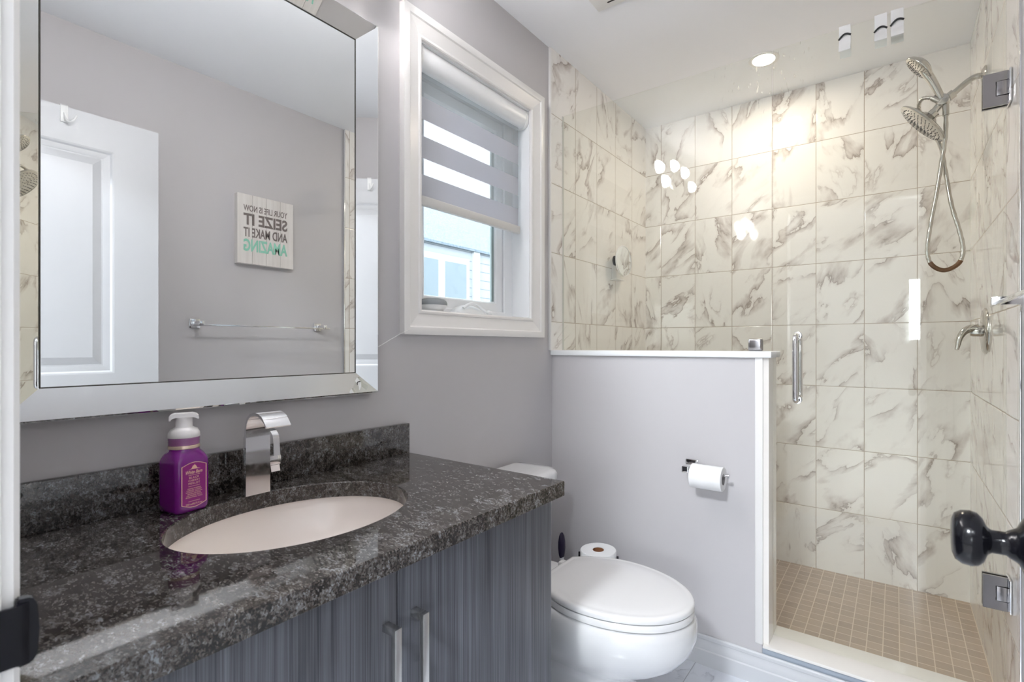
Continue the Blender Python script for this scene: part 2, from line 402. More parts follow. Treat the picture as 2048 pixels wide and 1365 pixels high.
def lathe(bm, prof, origin, axis=(0, 0, 1), seg=32, caps=True, sx=1.0, sy=1.0):
    n, u, v = axes(axis); o = Vector(origin)
    rings = [[o + n * h + u * (r * sx * cos(2 * pi * i / seg)) + v * (r * sy * sin(2 * pi * i / seg)) for i in range(seg)] for r, h in prof]
    return loft(bm, rings, caps)

def catmull(P, k=8):
    P = [Vector(p) for p in P]; out = []
    for i in range(len(P) - 1):
        p0 = P[max(i - 1, 0)]; p1 = P[i]; p2 = P[i + 1]; p3 = P[min(i + 2, len(P) - 1)]
        for j in range(k):
            t = j / k
            out.append(.5 * ((2 * p1) + (p2 - p0) * t + (2 * p0 - 5 * p1 + 4 * p2 - p3) * t * t + (3 * p1 - p0 - 3 * p2 + p3) * t ** 3))
    out.append(P[-1]); return out

def tube(bm, path, r, seg=14, caps=True, rad=None):
    path = [Vector(p) for p in path]
    t0 = (path[1] - path[0]).normalized(); _, u, v = axes(t0)
    rings = []
    for i, p in enumerate(path):
        t = (path[min(i + 1, len(path) - 1)] - path[max(i - 1, 0)]).normalized()
        u = (u - t * u.dot(t)).normalized(); v = t.cross(u)
        rr = rad(i / (len(path) - 1)) if rad else r
        rings.append([p + u * (rr * cos(2 * pi * j / seg)) + v * (rr * sin(2 * pi * j / seg)) for j in range(seg)])
    return loft(bm, rings, caps)

def extrude_poly(bm, pts, vec):
    vec = Vector(vec); a = [Vector(p) for p in pts]
    return loft(bm, [a, [p + vec for p in a]])

def mitre_side(bm, side, rect, prof, plane=0.0, sgn=1.0, axis='x'):
    """one mitred length of a picture-frame moulding round rect (a0,a1,b0,b1); prof = [(outward, height)]"""
    a0, a1, b0, b1 = rect
    def pt(ca, cb, d, h):
        a = (a0 - d) if ca == 0 else (a1 + d); b = (b0 - d) if cb == 0 else (b1 + d)
        return (plane + sgn * h, a, b) if axis == 'x' else (a, plane + sgn * h, b)
    ends = {'bottom': ((0, 0), (1, 0)), 'right': ((1, 0), (1, 1)), 'top': ((1, 1), (0, 1)), 'left': ((0, 1), (0, 0))}[side]
    rings = [[pt(*c, d, h) for d, h in prof] for c in ends]
    return loft(bm, rings)

WORLD = {}
def _fin(name, bm, m, smooth=35):
    me = bpy.data.meshes.new(name)
    bmesh.ops.recalc_face_normals(bm, faces=bm.faces)
    bm.to_mesh(me); bm.free()
    ms = m if isinstance(m, (list, tuple)) else [m]
    for x in ms: me.materials.append(x)
    if smooth:
        for p in me.polygons: p.use_smooth = True
        me.set_sharp_from_angle(angle=radians(smooth))
    return me

def mk(name, bm, m, parent=None, smooth=35, local=False):
    if parent is not None and not local:
        bmesh.ops.transform(bm, matrix=WORLD[parent].inverted(), verts=bm.verts)
    me = _fin(name, bm, m, smooth)
    o = bpy.data.objects.new(name, me); COL.objects.link(o)
    if parent is not None:
        o.parent = parent; WORLD[o] = WORLD[parent]
    else:
        WORLD[o] = Matrix.Identity(4)
    return o

def thing(name, label, cat, loc=(0, 0, 0), rotz=0.0, group=None):
    o = bpy.data.objects.new(name, None); COL.objects.link(o)
    o.empty_display_size = .05
    o.location = loc; o.rotation_euler = (0, 0, rotz)
    WORLD[o] = Matrix.Translation(loc) @ Matrix.Rotation(rotz, 4, 'Z')
    o['label'] = label; o['category'] = cat
    if group: o['group'] = group
    return o

def tag(o, label, cat, group=None):
    o['label'] = label; o['category'] = cat
    if group: o['group'] = group
    return o

def struct(name, bm, m, parent=None, smooth=35, label=None):
    o = mk(name, bm, m, parent, smooth)
    if parent is None: o['kind'] = 'structure'
    return o

def struct_root(name, loc=(0, 0, 0)):
    o = bpy.data.objects.new(name, None); COL.objects.link(o); o.location = loc
    WORLD[o] = Matrix.Translation(loc); o['kind'] = 'structure'; return o

def text_bm(body, origin, right, up, w=None, h=None, off=0.0, ext=.0004, shear=0.0, space=1.0, centre=True):
    cu = bpy.data.curves.new('lettering', 'FONT'); cu.body = body; cu.size = 1.0; cu.offset = off; cu.extrude = .02
    cu.shear = shear; cu.space_character = space; cu.resolution_u = 3
    ob = bpy.data.objects.new('lettering', cu); COL.objects.link(ob)
    bpy.context.view_layer.update()
    dg = bpy.context.evaluated_depsgraph_get()
    me = bpy.data.meshes.new_from_object(ob.evaluated_get(dg))
    bm = bmesh.new(); bm.from_mesh(me)
    bpy.data.objects.remove(ob); bpy.data.curves.remove(cu); bpy.data.meshes.remove(me)
    xs = [v.co.x for v in bm.verts]; ys = [v.co.y for v in bm.verts]
    x0, x1, y0, y1 = min(xs), max(xs), min(ys), max(ys)
    sx = (w / (x1 - x0)) if w else None; sy = (h / (y1 - y0)) if h else None
    sx = sx or sy; sy = sy or sx
    R = Vector(right).normalized(); U = Vector(up).normalized(); N = R.cross(U)
    o = Vector(origin)
    for v in bm.verts:
        a = (v.co.x - (x0 + x1) / 2 if centre else v.co.x - x0) * sx; b = (v.co.y - y0) * sy
        c = (v.co.z / .02) * ext
        v.co = o + R * a + U * b + N * c
    return bm

def join(dst, src):
    me = bpy.data.meshes.new('tmp'); src.to_mesh(me); src.free(); dst.from_mesh(me); bpy.data.meshes.remove(me); return dst

FL = -0.035; CE = 2.45; XR = 1.535; YB = 2.828; YW = 0.075

# ================================================================== room shell
bm = BM(); box(bm, -.14, 1.66, -.045, 1.90, FL - .1, FL); struct('floor', bm, M_floor)
bm = BM(); box(bm, -.14, 1.66, -.045, 2.95, CE, CE + .1); struct('ceiling', bm, M_ceil)
WY0, WY1, WZ0, WZ1 = 1.072, 1.662, 1.243, 2.118
bm = BM()
box(bm, -.14, 0, -.045, WY0, FL, CE); box(bm, -.14, 0, WY1, 2.95, FL, CE)
box(bm, -.14, 0, WY0, WY1, FL, WZ0); box(bm, -.14, 0, WY0, WY1, WZ1, CE)
wl_ = struct('wall_left', bm, M_wall)
bm = BM(); box(bm, 0.0, .010, 1.808, 2.818, 1.112, 2.4495); box(bm, 0, .010, 1.967, 2.818, .0, 1.112)
mk('tile_cladding', bm, M_tile_l, wl_)
bm = BM(); box(bm, 0, .011, 1.797, 1.808, 1.112, 2.4495, .002); mk('tile_edge_strip', bm, M_trim, wl_)
bm = BM(); box(bm, XR, 1.66, YW, 2.95, FL, CE); wr_ = struct('wall_right', bm, M_wall)
bm = BM(); box(bm, 1.525, XR, 1.775, 2.818, .0, 2.4495); mk('tile_cladding', bm, M_tile_r, wr_)
bm = BM(); box(bm, 1.524, XR, 1.766, 1.775, FL, 2.4495, .001); mk('tile_edge_strip', bm, M_chrome, wr_)
bm = BM(); box(bm, 0, XR, YB, 2.95, FL, CE); wb_ = struct('wall_back', bm, M_wall)
bm = BM(); box(bm, .010, 1.525, 2.818, YB, .0, 2.4495); mk('tile_cladding', bm, M_tile_b, wb_)
# entry wall with the door opening the camera stands in
bm = BM(); box(bm, -.0, .63, -.045, YW, FL, CE); box(bm, 1.44, XR + .12, -.045, YW, FL, CE); box(bm, .63, 1.44, -.045, YW, 2.075, CE)
struct('wall_front', bm, M_wall)
# half wall beside the toilet
bm = BM(); box(bm, 0, .880, 1.827, 1.955, FL, 1.090)
hp = struct('wall_half', bm, M_pony)
bm = BM(); box(bm, .010, .880, 1.955, 1.967, .0, 1.090); mk('tile_cladding', bm, M_tile_b, hp)
bm = BM(); box(bm, .880, .900, 1.834, 1.965, .1015, 1.090); mk('end_tile', bm, M_cap, hp)
bm = BM(); box(bm, .857, .8825, 1.8235, 1.836, .10, 1.090, .002); mk('corner_bead', bm, M_trim, hp)
bm = BM(); box(bm, .0, .912, 1.812, 1.975, 1.090, 1.112, .0025); c = struct('trim_2', bm, M_vinyl)
# curb and shower floor
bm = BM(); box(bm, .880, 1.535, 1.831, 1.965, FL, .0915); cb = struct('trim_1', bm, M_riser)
bm = BM(); box(bm, .8825, 1.526, 1.820, 1.982, .0915, .1015, .0015); mk('curb_cap', bm, M_cap, cb)
bm = BM(); box(bm, .0, 1.535, 1.955, 2.83, FL - .06, .013); sf = struct('floor_shower', bm, M_mosaic)
# baseboards
def baseboard(name, y_face, x0, x1):
    prof = [(0, FL), (-.017, FL), (-.017, .018), (-.0135, .022), (-.0135, .030), (-.011, .040), (-.0070, .047), (-.0070, .054), (-.0085, .056), (-.0085, .066), (-.005, .070), (0, .070)]
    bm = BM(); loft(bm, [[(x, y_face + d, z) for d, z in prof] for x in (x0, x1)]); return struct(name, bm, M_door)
baseboard('baseboard_back', 1.827, 0.0, 1.534)
bm = BM(); prof = [(0, FL), (.016, FL), (.016, .05), (.010, .06), (.006, .08), (0, .08)]
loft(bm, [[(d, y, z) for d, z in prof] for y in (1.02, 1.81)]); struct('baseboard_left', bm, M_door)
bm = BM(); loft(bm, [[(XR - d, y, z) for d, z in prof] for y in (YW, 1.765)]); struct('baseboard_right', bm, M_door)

# door frame (jamb) with black strike plate
jr = struct_root('door_1', (.65, .02, FL))
bm = BM(); box(bm, .630, .650, -.055, .079, FL, 2.055, .0012); mk('jamb', bm, M_trim, jr)
bm = BM(); box(bm, 1.422, 1.442, -.055, .083, FL, 2.055, .0015); mk('jamb', bm, M_trim, jr)
bm = BM(); box(bm, .630, 1.442, -.055, .083, 2.055, 2.075, .0015); mk('head_jamb', bm, M_trim, jr)
bm = BM()
prof = [(0, 0), (0, .012), (.006, .0165), (.012, .0165), (.016, .013), (.045, .015), (.055, .020), (.07, .020), (.07, 0)]
for side in ('left', 'top', 'right'):
    mitre_side(bm, side, (.643, 1.429, FL, 2.062), prof, YW, 1.0, 'y')
bmesh.ops.delete(bm, geom=[v for v in bm.verts if v.co.x > XR + .001], context='VERTS')
mk('casing', bm, M_trim, jr)
bm = BM()   # strike plate: flat plate on the jamb with a rounded lip reaching past its edge
pl = [(.6515, .045), (.6515, .0835), (.649, .089), (.643, .0935), (.640, .0945), (.6395, .0965), (.644, .0975), (.6515, .0945), (.6545, .088), (.6545, .045)]
lo = [(x, y, .858) for x, y in pl]
loft(bm, [[(x, y, z) for x, y in pl] for z in (.862, .864, .910, .912)])
sp = mk('strike_plate', bm, M_black, jr)
bm = BM()   # rounded front of the lip
outline = [(.088, .858), (.097, .859), (.1005, .866), (.1015, .887), (.1005, .908), (.097, .915), (.088, .916)]
extrude_poly(bm, [(.6405, y, z) for y, z in outline], (.010, 0, 0))
bmesh.ops.bevel(bm, geom=list(bm.edges), offset=.0012, segments=2, affect='EDGES', clamp_overlap=True)
mk('strike_lip', bm, M_black, jr)

# bedroom behind the camera
bm = BM(); box(bm, -1.6, 3.2, -3.1, -.045, FL - .1, FL); struct('floor_bedroom', bm, M_carpet)
bm = BM(); box(bm, -1.6, 3.2, -3.1, -.045, CE, CE + .1); struct('ceiling_bedroom', bm, M_ceil)
bm = BM(); box(bm, -1.7, -1.6, -3.1, -.045, FL, CE); struct('wall_bedroom_left', bm, M_bedwall)
bm = BM(); box(bm, 3.2, 3.3, -3.1, -.045, FL, CE); struct('wall_bedroom_right', bm, M_bedwall)
bm = BM(); box(bm, -1.6, 0, -.145, -.045, FL, CE); box(bm, XR + .12, 3.2, -.145, -.045, FL, CE); struct('wall_bedroom_front', bm, M_bedwall)
bx0, bx1, bz0, bz1 = 1.385, 2.5, 1.20, 1.89
bm = BM(); box(bm, -1.6, bx0, -3.2, -3.1, FL, CE); box(bm, bx1, 3.2, -3.2, -3.1, FL, CE)
box(bm, bx0, bx1, -3.2, -3.1, FL, bz0); box(bm, bx0, bx1, -3.2, -3.1, bz1, CE); struct('wall_bedroom_back', bm, M_bedwall)
w2 = struct_root('window_2', (1.94, -3.15, bz0))
bm = BM(); box(bm, bx0, bx1, -3.16, -3.155, bz0, bz1); mk('pane', bm, M_pane2, w2)
bm = BM(); box(bm, bx0 - .06, bx1 + .06, -3.1, -3.07, bz0 - .045, bz0 - .015, .004); mk('window_sill', bm, M_vinyl, w2)
cl = thing('bedroom_fill_lamp', 'added round fill lamp, unseen on the bedroom ceiling behind the doorway', 'ceiling light', (.9, -.95, CE))  # added fill lamp, out of view, brightens the bathroom through the doorway
bm = BM(); lathe(bm, [(.17, 0), (.17, -.03), (.16, -.05), (.10, -.075), (.01, -.085)], (.9, -.95, CE)); mk('diffuser', bm, M_bedfill, cl)
bm = BM(); lathe(bm, [(.175, 0), (.185, -.005), (.185, -.025), (.172, -.03), (.172, 0)], (.9, -.95, CE)); mk('rim', bm, M_nickel, cl)

# ================================================================== window
w1 = struct_root('window_1', (-.05, 1.367, WZ0))
casp = [(0, 0), (0, .0105), (.004, .013), (.010, .013), (.013, .010), (.018, .011), (.040, .016), (.052, .0185), (.056, .0225), (.070, .0245), (.079, .0235), (.079, 0)]
bm = BM()
for s in ('bottom', 'right', 'top', 'left'): mitre_side(bm, s, (WY0 + .003, WY1 - .003, WZ0 + .003, WZ1 - .003), casp)
mk('casing', bm, M_trim, w1, 25)
bm = BM()   # jamb extension boards (reveal)
t = .006
box(bm, -.088, .0005, WY0, WY0 + t, WZ0, WZ1); box(bm, -.088, .0005, WY1 - t, WY1, WZ0, WZ1)
box(bm, -.088, .0005, WY0, WY1, WZ1 - t, WZ1); mk('reveal', bm, M_vinyl, w1)
bm = BM(); box(bm, -.088, .0005, WY0, WY1, WZ0, WZ0 + t); mk('window_sill', bm, M_vinyl, w1)
# vinyl frame, sash, pane (right sight line near y = 1.545)
fr = (WY0 + .062, WY1 - .062, WZ0 + .028, WZ1 - .062)
bm = BM()
for s in ('bottom', 'right', 'top', 'left'): mitre_side(bm, s, fr, [(0, 0), (0, .035), (.004, .038), (.062, .038), (.062, 0)] if s != 'bottom' else [(0, 0), (0, .035), (.004, .038), (.062, .038), (.062, 0)], -.125)
mk('window_frame', bm, M_vinyl, w1)
sa = (fr[0] + .050, fr[1] - .052, fr[2] + .042, fr[3] - .05)
bm = BM()
for s in ('bottom', 'right', 'top', 'left'): mitre_side(bm, s, sa, [(0, .004), (.006, .022), (.010, .026), (.047, .026), (.049, .022), (.049, 0), (0, 0)], -.120)
mk('sash', bm, M_vinyl, w1)
bm = BM(); box(bm, -.112, -.109, sa[0] - .005, sa[1] + .005, sa[2] - .005, sa[3] + .005); mk('pane', bm, M_pane, w1)
bm = BM(); box(bm, -.108, -.100, sa[1] - .013, sa[1] + .001, sa[2], sa[3]); mk('edge_spacer', bm, M_spacer, w1)
# crank operator cover with folded handle
ck = None
bm = BM()
cz = WZ0 + t
rings = []
for k, (y, hh, dd) in enumerate([(1.292, .002, .006), (1.297, .016, .020), (1.315, .026, .026), (1.345, .034, .030), (1.375, .038, .031), (1.405, .036, .030), (1.435, .028, .026), (1.452, .018, .018), (1.456, .002, .006)]):
    x0 = -.087; ring = []
    for j in range(13):
        a = j / 12 * pi / 2
        ring.append((x0 + dd * 1.25 * cos(a) if j < 13 else x0, y, cz + hh * sin(a) * 1.0))
    ring.append((x0, y, cz)); rings.append(ring)
loft(bm, rings); ck = mk('crank_cover', bm, M_vinyl, w1, 50)
bm = BM()
tube(bm, catmull([(-.052, 1.325, cz + .022), (-.050, 1.345, cz + .034), (-.050, 1.375, cz + .043), (-.050, 1.40, cz + .038), (-.048, 1.43, cz + .020), (-.045, 1.455, cz + .010)], 6), .0055)
tube(bm, catmull([(-.045, 1.452, cz + .012), (-.043, 1.463, cz + .010), (-.043, 1.468, cz + .009)], 4), .0075)
mk('crank_handle', bm, M_vinyl, ck)
# zebra blind
bl = thing('zebra_blind', 'white zebra roller blind, half lowered in the window', 'blind', (-.035, 1.367, WZ1 - .006))
bm = BM()
cs = [(-.062, 2.1115), (-.010, 2.1115), (-.004, 2.104), (-.0015, 2.088), (-.003, 2.066), (-.010, 2.050), (-.020, 2.042), (-.030, 2.041), (-.062, 2.045)]
loft(bm, [[(x, y, z) for x, z in cs] for y in (1.094, 1.642)]); mk('cassette', bm, M_vinyl, bl, 50)
for y0, y1 in ((1.081, 1.094), (1.642, 1.654)):
    bm = BM(); cs2 = [(x + (.0025 if x > -.05 else 0), z - (.002 if z < 2.08 else 0)) for x, z in cs]
    loft(bm, [[(x, y, z) for x, z in cs2] for y in (y0, y1)]); mk('end_cap', bm, M_plastic, bl, 50)
bm = BM(); box(bm, -.0362, -.0358, 1.098, 1.630, 1.612, 2.052); mk('banded_cloth', bm, M_zebra, bl)
bm = BM(); box(bm, -.044, -.026, 1.094, 1.634, 1.598, 1.630, .004, 3); mk('bottom_bar', bm, M_bar, bl)
# smart speaker puck and its cord
sk = thing('smart_speaker', 'small round grey smart speaker with white base on the window sill', 'smart speaker', (-.040, 1.166, cz))
bm = BM(); lathe(bm, [(.030, 0), (.036, .002), (.044, .010), (.0485, .019), (.0485, .020)], (-.040, 1.166, cz)); mk('base', bm, M_plastic, sk)
bm = BM(); lathe(bm, [(.0485, .020), (.049, .026), (.0465, .034), (.040, .040), (.026, .043), (.002, .0437)], (-.040, 1.166, cz)); mk('fabric_top', bm, M_fabric, sk, 60)
bm = BM(); tube(bm, catmull([(.0265, 1.012, 1.180), (.020, .985, 1.168), (.010, .955, 1.150), (.006, .925, 1.133), (.006, .900, 1.122), (.008, .87, 1.112)], 6), .0013, 6)
tag(mk('power_cord', bm, M_plastic), 'thin white cord running from the window casing corner behind the mirror', 'cord')

# ================================================================== mirror
mz0, mz1, my0, my1 = 1.056, 1.988, .207, .832
mi = thing('wall_mirror', 'large rectangular wall mirror with a wide mirrored frame above the vanity', 'mirror', (.0, .52, mz0))
bm = BM(); box(bm, .006, .0165, my0 - .003, my1 + .003, mz0 - .003, mz1 + .003); mk('mirror_pane', bm, M_mirror, mi, 0)
mp_ = [(.0025, .0185), (.0005, .0175), (.0005, .006), (.060, .004), (.060, .034), (.0575, .0410), (.0545, .0430)]
for s in ('bottom', 'right', 'top', 'left'):
    bm = BM(); mitre_side(bm, s, (my0, my1, mz0, mz1), mp_); mk('frame_panel', bm, M_mirror, mi, 0)
for s in ('bottom', 'right', 'top', 'left'):
    bm = BM(); mitre_side(bm, s, (my0, my1, mz0, mz1), [(-.0012, .0166), (-.0012, .0182), (.0005, .0186), (.0005, .0166)]); mk('edge_bead', bm, M_bead, mi, 0)

# ================================================================== vanity
vc = thing('vanity_cabinet', 'dark grey streaked two-door vanity cabinet under the granite top', 'cabinet', (.28, .545, FL))
VY0, VY1 = .078, 1.003
bm = BM(); box(bm, .003, .545, VY0, VY0 + .018, FL + .09, .764); box(bm, .003, .545, VY1 - .018, VY1, FL + .0, .764)
box(bm, .003, .021, VY0, VY1, FL + .09, .764); box(bm, .003, .545, VY0, VY1, FL + .09, FL + .108)
box(bm, .527, .545, VY0, VY1, .715, .764)
mk('cabinet_body', bm, M_cab, vc)
bm = BM(); box(bm, .47, .485, VY0 + .02, VY1 - .02, FL, FL + .09); mk('toe_kick', bm, M_cab, vc)
gap = .5445
for i, (a, b) in enumerate(((VY0, gap - .0015), (gap + .0015, VY1))):
    bm = BM(); box(bm, .5465, .5645, a, b, FL + .095, .7605, .0008); d = mk('door', bm, M_cab, vc)
    hy_ = gap - .024 if i == 0 else gap + .034
    bm = BM(); box(bm, .588, .598, hy_ - .0065, hy_ + .0065, .41, .672, .0006)
    box(bm, .5645, .589, hy_ - .0065, hy_ + .0065, .660, .672, .0005); box(bm, .5645, .589, hy_ - .0065, hy_ + .0065, .41, .422, .0005)
    mk('handle', bm, M_nickel, d)
# granite top with an oval cut-out
CX0, CX1, CY0, CY1, CZ0, CZ1 = .0, .592, .077, 1.020, .7645, .800
SC = (.272, .535); SA, SB = .186, .222
ct = thing('vanity_countertop', 'dark speckled granite countertop with backsplash and oval sink cut-out', 'countertop', (.3, .545, CZ0))
bm = BM()
angs = sorted(set([2 * pi * i / 96 for i in range(96)] + [math.atan2(y - SC[1], x - SC[0]) % (2 * pi) for x in (CX0, CX1) for y in (CY0, CY1)]))
def rect_hit(a):
    dx, dy = cos(a), sin(a); ts = []
    if abs(dx) > 1e-9: ts.append(((CX1 if dx > 0 else CX0) - SC[0]) / dx)
    if abs(dy) > 1e-9: ts.append(((CY1 if dy > 0 else CY0) - SC[1]) / dy)
    k = min(ts); return SC[0] + dx * k, SC[1] + dy * k
def ell(a, da=0):
    dx, dy = cos(a), sin(a); k = 1 / math.sqrt((dx / (SA + da)) ** 2 + (dy / (SB + da)) ** 2); return SC[0] + dx * k, SC[1] + dy * k
rings = []
for fn, z in ((lambda a: ell(a), CZ0), (lambda a: rect_hit(a), CZ0), (lambda a: rect_hit(a), CZ1 - .002), (lambda a: (min(rect_hit(a)[0], CX1 - .002), min(rect_hit(a)[1], CY1 - .002)), CZ1), (lambda a: ell(a, .002), CZ1), (lambda a: ell(a), CZ1 - .002)):
    rings.append([(*fn(a), z) for a in angs])
loft(bm, rings, caps=False, closed_path=True); mk('slab', bm, M_granite, ct)
bm = BM(); box(bm, .0, .020, CY0, 1.019, CZ1, .891, .0015); mk('backsplash', bm, M_granite, ct)
sk_ = thing('sink', 'oval cream undermount sink in the granite countertop', 'sink', (SC[0], SC[1], .64))
bm = BM()
def er(k, z, add=0.004): return [(SC[0] + (SA + add) * k * cos(2 * pi * i / 64), SC[1] + (SB + add) * k * sin(2 * pi * i / 64), z) for i in range(64)]
loft(bm, [er(.05, .640), er(.30, .642), er(.55, .650), er(.75, .668), er(.88, .695), er(.955, .725), er(.99, .75), er(1.0, CZ0 - .0006), er(1.10, CZ0 - .0006),
          er(1.10, .755), er(1.04, .745), er(.99, .715), er(.9, .67), er(.75, .645), er(.5, .632), er(.05, .628)])
mk('basin', bm, M_sink, sk_, 60)
bm = BM(); lathe(bm, [(.002, .646), (.018, .646), (.022, .6435), (.022, .640)], (SC[0], SC[1], 0), caps=True); mk('drain', bm, M_chrome, sk_)

# ================================================================== faucet
fx = .095
fa = thing('faucet', 'chrome waterfall faucet with curved ribbon spout beside the sink', 'faucet', (fx - .012, .537, .80))
bm = BM()
path = [(fx, .8008), (fx, .92), (fx, .944), (fx + .003, .958), (fx + .010, .970), (fx + .021, .9775), (fx + .036, .981), (fx + .052, .980), (fx + .067, .975), (fx + .079, .967), (fx + .087, .958)]
th = .0065
outl = [Vector((p[0], 0, p[1])) for p in path]; offs = []
for i, p in enumerate(outl):
    tt = (outl[min(i + 1, len(outl) - 1)] - outl[max(i - 1, 0)]).normalized(); nn = Vector((-tt.z, 0, tt.x)); offs.append(p + nn * th * (1 if i < 9 else .6))
poly = outl + offs[::-1]
loft(bm, [[(p.x, y, p.z) for p in poly] for y in (.512, .5635)])
bmesh.ops.bevel(bm, geom=[e for e in bm.edges if abs(e.verts[0].co.y - e.verts[1].co.y) > .01 and max(e.verts[0].co.z, e.verts[1].co.z) < .81], offset=.0005, affect='EDGES')
mk('ribbon_spout', bm, M_chrome, fa, 40)
bm = BM(); box(bm, fx - .036, fx - .0062, .520, .556, .8006, .930, .006, 3); mk('rear_body', bm, M_chrome, fa)
bm = BM(); box(bm, fx - .026, fx - .002, .556, .590, .858, .880, .003, 2)
extrude_poly(bm, [(fx - .024, .566, .858), (fx - .004, .566, .858), (fx - .008, .570, .842), (fx - .02, .570, .842)], (0, .020, 0))
lv = mk('lever_hub', bm, M_chrome, fa)
bm = BM()
ribbon = catmull([(fx - .004, 0, .878), (fx - .006, 0, .895), (fx - .008, 0, .915), (fx - .012, 0, .926), (fx - .022, 0, .934), (fx - .034, 0, .939)], 5)
ring0 = []; o2 = []
for i, p in enumerate(ribbon):
    tt = (ribbon[min(i + 1, len(ribbon) - 1)] - ribbon[max(i - 1, 0)]).normalized(); nn = Vector((-tt.z, 0, tt.x)); o2.append(p + nn * .0035)
poly = ribbon + o2[::-1]
loft(bm, [[(p.x, y, p.z) for p in poly] for y in (.574, .588)]); mk('lever', bm, M_chrome, lv, 40)

# ================================================================== soap bottle
sb = thing('soap_bottle', 'purple foaming hand soap bottle with white pump beside the faucet', 'soap bottle', (.079, .403, .8002), radians(11))
def rsq(h, rr, z, n=6):
    out = []
    for q, (cx_, cy_) in enumerate(((1, 1), (-1, 1), (-1, -1), (1, -1))):
        for k in range(n + 1):
            a = q * pi / 2 + k / n * pi / 2
            out.append((cx_ * (h - rr) + rr * cos(a), cy_ * (h - rr) + rr * sin(a), z))
    return out
bm = BM(); loft(bm, [rsq(.026, .008, .0), rsq(.0295, .010, .002), rsq(.0315, .010, .007), rsq(.032, .010, .02), rsq(.032, .010, .096), rsq(.0318, .0105, .102), rsq(.0305, .013, .108), rsq(.0285, .018, .115), rsq(.0262, .0255, .121), rsq(.0260, .0255, .125)])
mk('bottle_body', bm, M_purple, sb, 50, local=True)
bm = BM(); lathe(bm, [(.0260, .125), (.0268, .126), (.0268, .131), (.0260, .132)], (0, 0, 0)); mk('gold_band', bm, M_gold2, sb, local=True)
bm = BM(); lathe(bm, [(.0255, .132), (.0265, .133), (.0260, .136), (.0266, .138), (.0260, .141), (.0266, .143), (.0262, .147)], (0, 0, 0)); mk('collar', bm, M_collar, sb, local=True)
bm = BM(); lathe(bm, [(.0262, .147), (.0268, .148), (.0262, .156), (.0225, .163), (.0165, .166), (.0142, .168), (.0138, .184), (.0142, .188), (.0030, .189)], (0, 0, 0))
pm = mk('pump', bm, M_pump, sb, 50, local=True)
bm = BM()
outl = [(-.0245, .180), (-.0245, .190), (-.018, .195), (.016, .195), (.0235, .191), (.0250, .182), (.0215, .182), (.0200, .187), (.014, .1885), (-.014, .1885), (-.0205, .187), (-.0215, .180)]
R_ = Matrix.Rotation(radians(60), 3, 'Z')
loft(bm, [[R_ @ Vector((x, y, z)) for x, z in outl] for y in (-.0135, .0135)])
bmesh.ops.bevel(bm, geom=list(bm.edges), offset=.0015, segments=2, affect='EDGES', clamp_overlap=True)
mk('pump_head', bm, M_pump, pm, 50, local=True)
# label: arched purple panel with pale gold border and print
def arch(h, z0, z1, rise, n=9):
    pts = []
    for k in range(n + 1):
        a = k / n; pts.append((h - 2 * h * a, z1 + rise * sin(pi * a)))
    for k in range(n + 1):
        a = k / n; pts.append((-h + 2 * h * a, z0 - rise * sin(pi * a)))
    return pts
bm = BM(); P_ = arch(.0235, .017, .0925, .007); extrude_poly(bm, [(.0321, y, z) for y, z in P_], (.0004, 0, 0)); lab = mk('label', bm, M_label, sb, local=True)
bm = BM(); Pi = arch(.0221, .0175, .092, .0065)
loft(bm, [[(.0322, y, z) for y, z in P_], [(.0329, y, z) for y, z in P_], [(.0329, y, z) for y, z in Pi], [(.0322, y, z) for y, z in Pi]], caps=False, closed_path=True)
mk('label_border', bm, M_gold, lab, local=True)
bm = BM(); RR, UU = (0, 1, 0), (0, 0, 1)
join(bm, text_bm('White Barn', (.0327, 0, .0765), RR, UU, w=.031, h=.0068, shear=.35, off=.01, ext=.0002))
for k, wtxt in enumerate(('BLACK', 'CHERRY', 'MERLOT')): join(bm, text_bm(wtxt, (.0327, 0, .0672 - .0058 * k), RR, UU, w=.0185 if k == 0 else .0215, h=.0038, ext=.0002, space=1.2))
for k, wtxt in enumerate(('GENTLE FOAMING', 'HAND SOAP', 'SAVON DOUX', 'MOUSSANT POUR', 'LES MAINS WITH', 'ESSENTIAL OILS')): join(bm, text_bm(wtxt, (.0327, 0, .0465 - .0034 * k), RR, UU, w=.025 + .003 * (k % 3), h=.0021, ext=.0002))
join(bm, text_bm('259 ml/8.75 fl oz', (.0327, 0, .0150), RR, UU, w=.031, h=.0036, ext=.0002))
for zz, ww in ((.0738, .011), (.0520, .011), (.0222, .011)): box(bm, .0326, .0329, -ww, ww, zz, zz + .0006)
extrude_poly(bm, [(.0326, -0.0121, 0.0850), (.0326, -0.0066, 0.0860), (.0326, -0.0044, 0.0885), (.0326, -0.0028, 0.0920), (.0326, 0.0000, 0.0935), (.0326, 0.0009, 0.0953), (.0326, 0.0020, 0.0933), (.0326, 0.0039, 0.0910), (.0326, 0.0055, 0.0870), (.0326, 0.0121, 0.0850), (.0326, 0.0044, 0.0857), (.0326, -0.0044, 0.0857)], (.0003, 0, 0))
mk('label_print', bm, M_gold, lab, 0, local=True)

